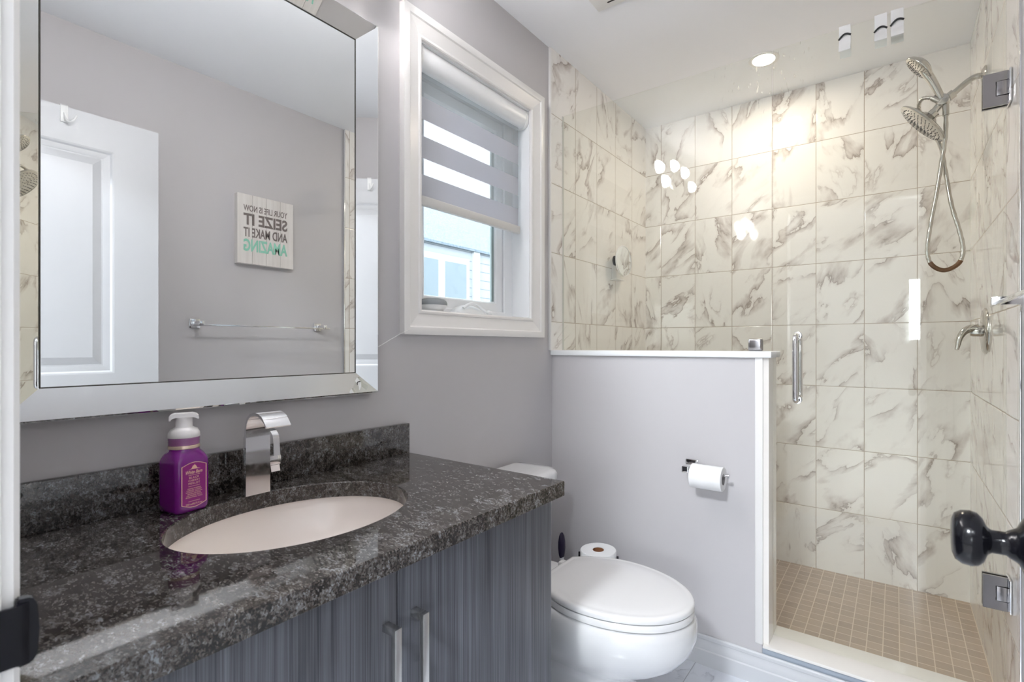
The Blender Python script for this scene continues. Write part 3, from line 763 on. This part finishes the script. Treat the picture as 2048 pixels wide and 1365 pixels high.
# ================================================================== toilet
TY = 1.37
toi = thing('toilet', 'white two-piece toilet with closed lid between the vanity and half wall', 'toilet', (.42, TY, FL))
def egg(xb, xf, w, z, n=64, bw=.6, xm=None, pb=2.6):
    """closed outline: rounder front, squarer back (bw = back squareness)"""
    xm = xm if xm is not None else xb + (xf - xb) * .48
    out = []
    for i in range(n):
        a = 2 * pi * i / n; c, s = cos(a), sin(a)
        if c >= 0:
            out.append((xm + (xf - xm) * abs(c) ** .95, TY + w * (1 if s > 0 else -1) * abs(s) ** .98, z))
        else:
            out.append((xm - (xm - xb) * abs(c) ** (2 / pb), TY + w * (1 if s > 0 else -1) * abs(s) ** (2 / pb) if False else TY + w * (1 if s > 0 else -1) * abs(s) ** (1.0), z))
    return out
def lid_outline(z, g=0.0, xb=.330, xf=.790, w=.180, back=.100, n=40):
    """straight back edge, sides swelling to the widest point, then an egg-shaped front"""
    pts = []; xm = .53
    for i in range(n + 1):
        a = -pi / 2 + pi * i / n
        pts.append((xm + (xf + g - xm) * cos(a), TY + (w + g) * sin(a), z))
    side = []
    for i in range(1, 13):
        t_ = i / 12; x = xm - (xm - xb + g) * t_
        y = (w + g) - (w - back) * (t_ ** 2.1)
        side.append((x, y))
    pts += [(x, TY + y, z) for x, y in side]
    pts += [(x, TY - y, z) for x, y in side[::-1]]
    return pts
# bowl and pedestal
bm = BM()
lev = [(.355, .25, .780, .172), (.352, .24, .788, .179), (.335, .23, .797, .186), (.30, .21, .798, .186), (.265, .20, .786, .178), (.23, .19, .760, .163), (.20, .18, .722, .143), (.175, .17, .680, .122), (.155, .16, .645, .107), (.13, .15, .622, .100), (.08, .13, .610, .100), (.02, .12, .612, .106), (-.015, .115, .618, .112), (FL, .115, .622, .116)]
loft(bm, [egg(b, f_, w, z, xm=b + (f_ - b) * .55) for z, b, f_, w in lev]); mk('bowl', bm, M_ceramic, toi, 60)
bm = BM(); box(bm, .03, .335, TY - .115, TY + .115, .300, .357, .012, 3); mk('bowl_deck', bm, M_ceramic, toi)
bm = BM(); loft(bm, [lid_outline(.358, -.004), lid_outline(.360, 0), lid_outline(.374, .001), lid_outline(.378, -.002)]); mk('seat', bm, M_seatp, toi, 50)
bm = BM()
loft(bm, [lid_outline(.380, -.004), lid_outline(.382, 0), lid_outline(.391, .001), lid_outline(.396, -.002), lid_outline(.3985, -.007), lid_outline(.3990, -.014), lid_outline(.3985, -.018), lid_outline(.4000, -.024), lid_outline(.4012, -.05), lid_outline(.402, -.09)])
mk('seat_lid', bm, M_seatp, toi, 50)
for s in (-1, 1):
    bm = BM(); box(bm, .300, .345, TY + s * .07 - .015, TY + s * .07 + .015, .357, .386, .005, 3); mk('hinge', bm, M_seatp, toi)
def tank_ring(z, xf, w, bow=.02, n=14):
    pts = [(.022, TY - w + .01, z), ]
    for i in range(n + 1):
        t_ = -1 + 2 * i / n
        x = xf - bow * abs(t_) ** 2.2 - (.028 * max(0, abs(t_) - .88) / .12 if abs(t_) > .88 else 0)
        pts.append((x, TY + w * t_, z))
    pts.append((.022, TY + w - .01, z))
    return pts
bm = BM(); loft(bm, [tank_ring(.345, .170, .180), tank_ring(.365, .188, .195), tank_ring(.50, .200, .208), tank_ring(.625, .207, .214)]); mk('tank', bm, M_ceramic, toi, 50)
bm = BM(); loft(bm, [tank_ring(.625, .214, .219), tank_ring(.629, .219, .224), tank_ring(.650, .220, .225), tank_ring(.660, .215, .220), tank_ring(.666, .200, .205), tank_ring(.668, .17, .17)]); mk('tank_lid', bm, M_ceramic, toi, 50)
bm = BM(); lathe(bm, [(.012, 0), (.012, .006), (.006, .010)], (.193, TY - .15, .58), (1, 0, 0)); tube(bm, [(.206, TY - .15, .58), (.210, TY - .12, .577), (.210, TY - .085, .573)], .005); mk('flush_lever', bm, M_chrome, toi)
for s in (-1, 1):
    bm = BM(); lathe(bm, [(.014, 0), (.014, .01), (.008, .018), (.002, .02)], (.36, TY + s * .125, FL)); mk('bolt_cap', bm, M_ceramic, toi)

# toilet brush
br = thing('toilet_brush', 'toilet brush with dark purple handle standing beside the toilet tank', 'toilet brush', (.142, 1.69, FL))
bm = BM(); lathe(bm, [(.040, 0), (.048, .004), (.046, .02), (.038, .10), (.034, .20), (.030, .20), (.034, .10), (.036, .01)], (.142, 1.69, FL)); mk('canister', bm, M_plastic, br)
bm = BM(); lathe(bm, [(.028, .20), (.026, .215), (.012, .225), (.008, .24), (.009, .300), (.0105, .308)], (.142, 1.69, FL)); mk('collar', bm, M_plastic, br)
bm = BM(); lathe(bm, [(.011, .306), (.0145, .32), (.0175, .345), (.0170, .37), (.0125, .392), (.006, .404), (.001, .407)], (.142, 1.69, FL), seg=20, sx=1.0, sy=.8); mk('handle', bm, M_navy, br)

# spare roll stand
RX, RY = .337, 1.645
hs = thing('roll_stand', 'black wire stand for spare rolls behind the toilet', 'roll holder', (RX, RY, FL))
bm = BM()
def ringpath(r, z, n=40): return [(RX + r * cos(2 * pi * i / n), RY + r * sin(2 * pi * i / n), z) for i in range(n + 1)]
for z in (.262, .318, FL + .004): tube(bm, ringpath(.073, z), .0035, 8)
box(bm, RX - .073, RX + .073, RY - .003, RY + .003, .256, .261); box(bm, RX - .003, RX + .003, RY - .073, RY + .073, .256, .261)
for a in (.3, .3 + pi / 2, .3 + pi, .3 + 1.5 * pi):
    x, y = RX + .0735 * cos(a), RY + .0735 * sin(a)
    tube(bm, [(x, y, FL), (x, y, .345)], .004, 8)
mk('wire_frame', bm, M_blackmat, hs)
sr = thing('spare_toilet_roll', 'white toilet roll with brown core standing upright behind the toilet', 'toilet roll', (RX, RY, .262))
bm = BM(); prof = [(.0215, .0), (.066, .0), (.068, .004), (.068, .097), (.066, .1), (.0215, .1)]
lathe(bm, prof, (RX, RY, .262), seg=48, caps=False); bm2 = BM(); mk('paper', bm, M_paper, sr)
bm = BM(); lathe(bm, [(.0215, .001), (.0215, .099), (.0195, .099), (.0195, .001)], (RX, RY, .262), caps=False); mk('core', bm, M_card, sr)
bm = BM(); lathe(bm, [(.0195, .06), (.001, .06)], (RX, RY, .262), caps=False); mk('core_lining', bm, M_card, sr)

# toilet roll holder on the half wall + roll
ph = thing('roll_holder', 'square chrome toilet paper holder mounted on the half wall', 'paper holder', (.636, 1.827, .685))
bm = BM(); box(bm, .612, .659, 1.819, 1.827, .662, .709, .002); mk('wall_plate', bm, M_chrome, ph)
bm = BM(); box(bm, .623, .647, 1.748, 1.820, .674, .697, .0015); mk('arm', bm, M_chrome, ph)
bm = BM(); tube(bm, [(.645, 1.758, .680), (.786, 1.758, .680)], .005, 12); lathe(bm, [(.0075, 0), (.0075, .004)], (.784, 1.758, .680), (1, 0, 0)); mk('rod', bm, M_chrome, ph)
tr_ = thing('toilet_roll', 'half-used white toilet roll hanging on the chrome holder', 'toilet roll', (.713, 1.758, .667))
bm = BM(); lathe(bm, [(.0195, 0), (.0405, 0), (.042, .0015), (.042, .1095), (.0405, .111), (.0195, .111)], (.6575, 1.758, .667), (1, 0, 0), 48, caps=False); mk('paper', bm, M_paper, tr_)
bm = BM(); lathe(bm, [(.0195, .0005), (.0195, .1105), (.018, .1105), (.018, .0005)], (.6575, 1.758, .667), (1, 0, 0), 40, caps=False); mk('core', bm, M_gcard, tr_)

# ================================================================== shower glass
GY0, GY1, GT = 1.895, 1.905, 2.178
gp = thing('fixed_glass_panel', 'fixed clear glass panel standing on the half wall cap', 'glass panel', (.455, 1.90, 1.112))
bm = BM(); box(bm, .0115, .8975, GY0, GY1, 1.1125, GT, .0008, 1); mk('glass', bm, M_glass, gp)
bm = BM(); box(bm, .0100, .0118, 1.894, 1.906, 1.112, GT); mk('wall_seal', bm, M_glassedge, gp)
bm = BM(); box(bm, .820, .866, 1.882, GY0 - .0003, 1.1122, 1.157, .006, 3); box(bm, .820, .866, GY1 + .0003, 1.918, 1.1122, 1.157, .006, 3); mk('glass_clamp', bm, M_dchrome, gp)
gd = thing('shower_door', 'frameless clear glass shower door with chrome pull handle', 'shower door', (1.21, 1.90, .105))
bm = BM(); box(bm, .9015, 1.516, GY0, GY1, .108, GT, .0008, 1); gl_ = mk('glass', bm, M_glass, gd)
def dhandle(s):
    y0 = GY0 if s < 0 else GY1; o = .046 * s
    pts = [(.980, y0, 1.166), (.980, y0 + o * .6, 1.166), (.980, y0 + o * .9, 1.161), (.980, y0 + o, 1.148), (.980, y0 + o, 1.10), (.980, y0 + o, 1.01), (.980, y0 + o, .963), (.980, y0 + o * .9, .950), (.980, y0 + o * .6, .945), (.980, y0, .945)]
    return catmull(pts, 6)
bm = BM(); tube(bm, dhandle(-1), .0092, 16); tube(bm, dhandle(1), .0092, 16)
for z in (1.166, .945):
    lathe(bm, [(.0135, 0), (.0135, .003), (.0095, .004)], (.980, GY0, z), (0, -1, 0)); lathe(bm, [(.0135, 0), (.0135, .003), (.0095, .004)], (.980, GY1, z), (0, 1, 0))
mk('pull_handle', bm, M_chrome, gd)
for zc in (1.862, .427):
    hi = None
    for ya, yb in ((GY0 - .008, GY0 - .0003), (GY1 + .0003, GY1 + .008)):
        bm = BM()
        C_ = [(1.464, zc - .0475), (1.519, zc - .0475), (1.519, zc - .0215), (1.491, zc - .0215), (1.491, zc + .0215), (1.519, zc + .0215), (1.519, zc + .0475), (1.464, zc + .0475)]
        extrude_poly(bm, [(x, ya, z) for x, z in C_], (0, yb - ya, 0))
        bmesh.ops.bevel(bm, geom=list(bm.edges), offset=.0008, segments=1, affect='EDGES', clamp_overlap=True)
        if hi is None: hi = mk('hinge', bm, M_dchrome, gd)
        else: mk('rear_plate', bm, M_dchrome, hi)
    bm = BM(); box(bm, 1.4935, 1.5245, GY0 - .0105, GY1 + .0105, zc - .0200, zc + .0200, .0012); mk('pivot_block', bm, M_dchrome, hi)
    bm = BM(); box(bm, 1.5185, 1.5249, 1.868, 1.932, zc - .0475, zc + .0475, .004, 2); mk('wall_plate', bm, M_chrome, hi)
# three hooks slung over the top edge of the glass door
def glass_hook(x, label, tilt, band):
    t = thing('glass_hook', label, 'hook', (x, 1.90, GT), 0, 'white hooks over the shower glass')
    w = .0165
    for s, nm in ((-1, 'front_strap'), (1, 'rear_strap')):
        bm = BM()
        y = 1.90 + s * .0068
        prof = catmull([(1.90, GT + .0045), (1.90 + s * .0055, GT + .0040), (y + s * .001, GT - .004), (y + s * .001, GT - .045), (y + s * .004, GT - .062), (y + s * .013, GT - .076), (y + s * .020, GT - .084)], 5) if False else None
        P2 = catmull([(0, 1.90, GT + .0045), (0, 1.90 + s * .0055, GT + .0040), (0, y + s * .001, GT - .004), (0, y + s * .001, GT - .040), (0, y + s * .003, GT - .055), (0, y + s * .012, GT - .072), (0, y + s * .017, GT - .086)], 5)
        Q = [p + Vector((0, s * .0018, .0012)) for p in P2][::-1]
        loft(bm, [[(xx, p.y, p.z) for p in P2 + Q] for xx in (x - w, x + w)])
        mk(nm, bm, M_plastic, t, 60)
    bm = BM()
    zc = GT - .036 - band
    arc = [(x - w - .001 + 2 * (w + .001) * k / 10, 1.8895 - .004 * sin(pi * k / 10), zc + .009 * sin(pi * k / 10) + tilt * (k / 10 - .5)) for k in range(11)]
    tube(bm, arc, .0028, 8); mk('rubber_band', bm, M_rubber, t)
    return t
glass_hook(1.121, 'white plastic hook over the shower glass, leftmost of three', .008, 0)
glass_hook(1.219, 'white plastic hook over the shower glass, middle of three', .004, .012)
glass_hook(1.262, 'white plastic hook over the shower glass, nearest the shower head', .010, .004)

# ================================================================== shower fittings
PY = 2.362
hub = (1.403, PY, 2.046)
sh = thing('shower_head_set', 'chrome dual shower head with handheld and hose on the tiled right wall', 'shower head', (1.525, PY, 2.11))
bm = BM(); lathe(bm, [(.032, 0), (.032, .004), (.022, .012), (.012, .014)], (1.525, PY, 2.106), (-1, 0, 0)); mk('wall_flange', bm, M_warmchrome, sh)
bm = BM(); tube(bm, catmull([(1.524, PY, 2.106), (1.500, PY, 2.108), (1.480, PY, 2.101), (1.458, PY, 2.085), (1.435, PY, 2.066), (1.415, PY, 2.052)], 6), .0105); mk('shower_arm', bm, M_warmchrome, sh)
bm = BM(); tube(bm, [(1.434, PY, 2.066), (1.418, PY, 2.054)], .0165, 8); mk('arm_nut', bm, M_warmchrome, sh)
bm = BM(); lathe(bm, [(.004, -.030), (.019, -.026), (.023, -.010), (.023, .010), (.019, .024), (.004, .026)], hub, (-.1, -1, -.05), 28); dv = mk('diverter', bm, M_warmchrome, sh, 50)
# fixed rain head
hn = Vector((-.75, .0, -.66)).normalized(); hc = Vector((1.342, 2.355, 1.974))
bm = BM(); tube(bm, [hub, Vector(hc) - hn * .028], .013, 16); tube(bm, [Vector(hc) - hn * .050, Vector(hc) - hn * .022], .019, 16); mk('head_neck', bm, M_warmchrome, sh)
bm = BM(); lathe(bm, [(.004, -.034), (.024, -.032), (.034, -.022), (.060, -.014), (.080, -.008), (.088, -.002), (.088, .003), (.084, .0055), (.002, .0062)], hc, hn, 48, sx=1.0, sy=1.12); rh = mk('rain_head', bm, M_warmchrome, sh, 50)
_, hu, hv = axes(hn)
bm = BM()
for k in range(5):
    for j in range(6 + k * 6):
        a = 2 * pi * j / (6 + 6 * k); r = .016 + k * .0145
        c = hc + hu * (r * cos(a)) + hv * (r * sin(a) * 1.1) + hn * .0058
        lathe(bm, [(.0019, 0), (.0015, .0022)], c, hn, 6)
mk('nozzles', bm, M_rubber, rh, 0)
# handheld
pn = Vector((-.74, -.10, -.66)).normalized(); pc = Vector((1.330, 2.325, 2.176))
bm = BM(); tube(bm, catmull([(1.398, 2.345, 2.050), (1.385, 2.342, 2.085), (1.368, 2.338, 2.125), (1.352, 2.334, 2.155), Vector(pc) - pn * .012], 6), .012, 16, rad=lambda t_: .0115 + .006 * t_); mk('handheld_grip', bm, M_warmchrome, sh)
bm = BM(); lathe(bm, [(.004, -.026), (.026, -.022), (.042, -.010), (.048, 0), (.048, .003), (.045, .006), (.002, .0066)], pc, pn, 36, sx=.92, sy=1.18); hh_ = mk('handheld_head', bm, M_warmchrome, sh, 50)
_, hu, hv = axes(pn)
bm = BM()
for k in range(4):
    for j in range(6 + k * 5):
        a = 2 * pi * j / (6 + 5 * k); r = .009 + k * .0095
        c = pc + hu * (r * cos(a) * .92) + hv * (r * sin(a) * 1.15) + pn * .006
        lathe(bm, [(.0017, 0), (.0013, .0022)], c, pn, 6)
mk('nozzles', bm, M_rubber, hh_, 0)
hose = [(1.393, 2.348, 2.044), (1.382, 2.348, 2.052), (1.364, 2.350, 2.064), (1.342, 2.36, 2.070), (1.331, 2.385, 2.052), (1.344, 2.405, 2.012), (1.375, 2.412, 1.955), (1.399, 2.392, 1.883), (1.410, 2.372, 1.79), (1.428, 2.36, 1.653), (1.450, 2.36, 1.558), (1.461, 2.36, 1.483), (1.448, 2.36, 1.434), (1.406, 2.36, 1.413), (1.368, 2.36, 1.440), (1.357, 2.36, 1.495), (1.366, 2.358, 1.588), (1.383, 2.354, 1.698), (1.397, 2.350, 1.805), (1.410, 2.350, 1.913), (1.411, 2.352, 2.020)]
cp = catmull(hose, 14)
bm = BM(); tube(bm, cp, .0072, 12, rad=lambda t_: .0072 + .0005 * sin(t_ * 2 * pi * 330)); hz_ = None
n_ = len(cp)
lo_i = [i for i, p in enumerate(cp) if p.z < 1.447]
hz_ = mk('hose', bm, M_warmchrome, sh, 60)
bm = BM(); tube(bm, cp[lo_i[0]:lo_i[-1] + 1], .0080, 12); mk('rusted_section', bm, M_rust, hz_, 60)
bm = BM(); tube(bm, [(1.411, 2.352, 2.024), (1.411, 2.351, 1.985)], .0105, 12); tube(bm, [(1.393, 2.346, 2.040), (1.372, 2.349, 2.060)], .0105, 12); mk('hose_nut', bm, M_warmchrome, hz_)
# valve
sv = thing('shower_valve', 'round chrome shower valve with curved lever on the tiled right wall', 'shower valve', (1.525, PY, 1.184))
bm = BM(); lathe(bm, [(.083, 0), (.083, .003), (.076, .009), (.050, .013), (.022, .015)], (1.525, PY, 1.184), (-1, 0, 0), 48); mk('escutcheon', bm, M_warmchrome, sv, 50)
bm = BM(); lathe(bm, [(.020, .012), (.020, .036), (.017, .044), (.004, .046)], (1.525, PY, 1.184), (-1, 0, 0), 28); mk('stem', bm, M_warmchrome, sv, 50)
bm = BM(); tube(bm, catmull([(1.497, PY, 1.192), (1.480, PY - .012, 1.193), (1.462, PY - .024, 1.182), (1.449, PY - .032, 1.160), (1.444, PY - .036, 1.135), (1.440, PY - .040, 1.117)], 6), .01, 14, rad=lambda t_: .0175 - .0115 * t_ ** .8); mk('lever', bm, M_warmchrome, sv)
# shaving mirror on the left tiles
sm = thing('shaving_mirror', 'small round fogless mirror on an arm on the left shower tiles', 'mirror', (.010, 2.405, 1.59))
bm = BM(); lathe(bm, [(.028, 0), (.026, .006), (.012, .012), (.012, .020)], (.010, 2.412, 1.592), (1, 0, 0), 28); mk('suction_cup', bm, M_blackmat, sm)
bm = BM(); tube(bm, [(.026, 2.412, 1.592), (.045, 2.405, 1.588), (.060, 2.400, 1.585)], .007); mk('arm', bm, M_blackmat, sm)
mn = Vector((1, -.06, 0)).normalized(); mc = Vector((.070, 2.397, 1.583))
bm = BM(); lathe(bm, [(.002, -.010), (.070, -.008), (.082, -.002), (.082, .003), (.077, .004), (.077, .0015), (.002, .0015)], mc, mn, 48); mk('rim', bm, M_plastic, sm)
bm = BM(); lathe(bm, [(.0768, .0016), (.0768, .0022), (.001, .0022)], mc, mn, 48); mk('mirror_glass', bm, M_mirror, sm)
bm = BM(); box(bm, .012, .060, 2.352, 2.442, 1.482, 1.485, .001); box(bm, .012, .015, 2.372, 2.422, 1.485, 1.565, .001); mk('shelf', bm, M_plastic, sm)

# ================================================================== ceiling fittings
rl = thing('recessed_light', 'round lit recessed ceiling light above the shower', 'ceiling light', (.760, 2.44, CE))
bm = BM(); lathe(bm, [(.046, .0), (.048, -.004), (.060, -.0055), (.066, -.003), (.066, 0)], (.760, 2.44, CE), (0, 0, 1), 48, caps=False); mk('trim_ring', bm, M_plastic, rl)
bm = BM(); lathe(bm, [(.046, -.0005), (.046, -.0022), (.002, -.0026)], (.760, 2.44, CE), (0, 0, 1), 40); mk('lens', bm, M_pot, rl)
vt = thing('exhaust_vent', 'white slotted exhaust fan grille in the ceiling', 'vent', (.45, 1.57, CE))
bm = BM(); box(bm, .30, .60, 1.42, 1.715, CE - .008, CE - .0005, .004, 2); vg = mk('grille', bm, M_plastic, vt)
bm = BM()
for k in range(9):
    y = 1.68 - k * .026; box(bm, .355, .545, y, y + .007, CE - .0088, CE - .0082)
mk('slots', bm, M_blackmat, vg, 0)
# vanity light above the mirror
vl = thing('vanity_light', 'lit five-globe crystal vanity light above the mirror', 'wall light', (0, .62, 2.24))
bm = BM(); box(bm, 0, .018, .42, .80, 2.19, 2.28, .004); mk('backplate', bm, M_chrome, vl)
GL = [(.36, 2.25), (.50, 2.31), (.69, 2.30), (.84, 2.16), (.94, 2.22)]
for y, z in GL:
    bm = BM(); c0 = max(.44, min(.78, y)); tube(bm, catmull([(.016, c0, 2.235), (.045, (c0 + y) / 2, 2.24), (.060, y, z + .053)], 5), .005, 10)
    ar = mk('arm', bm, M_chrome, vl)
    bm = BM(); bmesh.ops.create_icosphere(bm, subdivisions=2, radius=.036, matrix=Matrix.Translation((.075, y, z))); mk('globe', bm, M_globe, ar, 0)
    bm = BM(); lathe(bm, [(.006, .028), (.030, .031), (.041, .042), (.045, .056), (.0475, .074), (.0457, .074), (.0435, .056), (.0395, .044), (.029, .034), (.006, .032)], (0, y, z), (1, 0, 0), 28, caps=False); mk('wall_glow_shield', bm, M_nickel, ar, 50)  # unseen metal cup added to hold direct globe light off the wall

# ================================================================== right wall: towel bar, sign
tb = thing('towel_bar', 'chrome towel bar on the right wall, seen in the mirror below the sign', 'towel bar', (XR, 1.29, 1.239))
for y in (.985, 1.600):
    bm = BM(); box(bm, XR - .008, XR, y - .022, y + .022, 1.217, 1.261, .002); box(bm, 1.447, XR - .007, y - .010, y + .010, 1.229, 1.249, .0015); mk('post', bm, M_chrome, tb)
bm = BM(); box(bm, 1.449, 1.457, .950, 1.630, 1.226, 1.234, .001); mk('bar', bm, M_chrome, tb)
sg = thing('wall_sign', 'square whitewashed plank sign with grey and mint lettering on the right wall', 'sign', (XR, 1.302, 1.553))
bm = BM(); sy0, sy1, sz0, sz1 = 1.160, 1.444, 1.553, 1.908
q = (sy1 - sy0) / 4
for k in range(4): box(bm, 1.500, XR, sy0 + k * q + .0006, sy0 + (k + 1) * q - .0006, sz0, sz1, .0008, 1)
bd = mk('board', bm, M_board, sg)
H = sz1 - sz0; yc = (sy0 + sy1) / 2 - .002; Wt = (sy1 - sy0) * .78
def line(body, f0, f1, m, off):
    b = text_bm(body, (1.4994, yc, sz1 - f1 * H), (0, -1, 0), (0, 0, 1), w=Wt, h=(f1 - f0) * H, off=off, ext=.0004)
    mk('lettering', b, m, bd, 0)
line('YOUR LIFE IS NOW', .150, .240, M_txt, .012)
line('SEIZE IT', .270, .440, M_txt, .030)
line('AND MAKE IT', .475, .610, M_txt, .022)
line('AMAZING', .640, .820, M_mint, .030)

# ================================================================== open door along the right wall
dr = thing('bathroom_door', 'white two-panel door with black knob, standing open along the right wall', 'door', (1.40, .43, FL))
DY0, DY1, DX0, DX1, DZ0, DZ1 = .060, .797, 1.381, 1.416, FL + .012, 2.047
bm = BM(); box(bm, DX0 + .010, DX1 - .010, DY0, DY1, DZ0, DZ1)
P1, P2_ = (.205, .650, 1.020, 1.915), (.205, .650, .215, .820)
for xa, xb in ((DX0, DX0 + .0105), (DX1 - .0105, DX1)):
    box(bm, xa, xb, DY0, P1[0], DZ0, DZ1); box(bm, xa, xb, P1[1], DY1, DZ0, DZ1)
    box(bm, xa, xb, P1[0], P1[1], P1[3], DZ1); box(bm, xa, xb, P1[0], P1[1], P2_[3], P1[2]); box(bm, xa, xb, P1[0], P1[1], DZ0, P2_[2])
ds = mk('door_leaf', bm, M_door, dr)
for P in (P1, P2_):
    for plane, sgn in ((DX0 + .010, -1), (DX1 - .010, 1)):
        bm = BM()
        for s in ('bottom', 'right', 'top', 'left'):
            mitre_side(bm, s, (P[0] + .032, P[1] - .032, P[2] + .032, P[3] - .032), [(.032, 0), (.032, .0095), (.026, .0085), (.020, .003), (.012, .0025), (0, .001), (0, 0)], plane, sgn)
            mitre_side(bm, s, (P[0] + .066, P[1] - .066, P[2] + .066, P[3] - .066), [(.028, 0), (.010, .004), (0, .0065), (0, 0)], plane, sgn)
        box(bm, min(plane, plane + sgn * .0065), max(plane, plane + sgn * .0065), P[0] + .066, P[1] - .066, P[2] + .066, P[3] - .066)
        mk('panel_moulding', bm, M_door, ds, 20)
for sgn, xk in ((-1, DX0), (1, DX1)):
    kp = [(.033, 0), (.033, .004), (.029, .009), (.019, .014), (.0165, .018), (.0150, .021), (.0125, .024), (.0125, .036), (.016, .040), (.024, .043), (.0290, .048), (.0305, .054), (.0295, .062), (.0255, .068), (.019, .0705), (.002, .0712)]
    if sgn > 0: kp = [(r, h * .9) for r, h in kp]
    bm = BM(); lathe(bm, kp, (xk, .737, .912), (sgn, 0, 0), 40); mk('door_knob', bm, M_black, dr, 50)
for z in (.22, 1.0, 1.83):
    bm = BM(); tube(bm, [(1.4185, .056, z - .045), (1.4185, .056, z + .045)], .006, 12); mk('hinge', bm, M_black, dr)
hk = thing('over_door_hook', 'white hook hung over the top of the open white door', 'hook', (1.381, .50, DZ1))
bm = BM(); box(bm, 1.3770, 1.3800, .490, .512, 1.985, 2.052, .0008); box(bm, 1.3770, 1.3900, .490, .512, 2.0485, 2.0515, .0008); mk('strap', bm, M_plastic, hk)
bm = BM(); tube(bm, catmull([(1.378, .501, 2.02), (1.366, .505, 1.995), (1.355, .513, 1.985), (1.348, .523, 1.995), (1.346, .530, 2.012)], 6), .0035, 10); mk('hook_arm', bm, M_plastic, hk)

# ================================================================== outside the window
nh = thing('neighbour_house', 'pale sided neighbouring house with windows and shingle roof outside the window', 'house', (-4.0, 5.0, -1.0))
bm = BM(); box(bm, -6.5, -3.5, .5, 9.0, -1.0, 2.42); mk('wall', bm, M_siding, nh)
bm = BM(); extrude_poly(bm, [(-3.44, .2, 2.42), (-3.44, .2, 2.45), (-5.2, .2, 3.60), (-7.2, .2, 2.45), (-7.2, .2, 2.42)], (0, 9.2, 0)); mk('roof', bm, M_shingle, nh)
for y0, y1 in ((3.35, 3.78), (3.93, 4.34), (4.46, 4.84)):
    bm = BM(); box(bm, -3.53, -3.47, y0 - .06, y1 + .06, .9, 2.30); wd = mk('window', bm, M_outwhite, nh)
    bm = BM(); box(bm, -3.472, -3.465, y0, y1, 1.0, 2.22); mk('pane', bm, M_npane, wd)
bm = BM(); box(bm, -3.52, -3.46, 4.98, 5.10, -1.0, 2.42); mk('corner_board', bm, M_outwhite, nh)
bm = BM(); box(bm, -.92, -.14, -.5, 3.6, 2.50, 2.54); sf_ = struct('trim_3', bm, M_soffit)
bm = BM()
for k in range(7): box(bm, -.80 + k * .09, -.79 + k * .09, -.5, 3.6, 2.495, 2.50)
mk('soffit_groove', bm, M_soffit, sf_)
bm = BM(); box(bm, -12, -.14, -4, 14, -1.1, -1.0); struct('floor_outside', bm, M_ground)
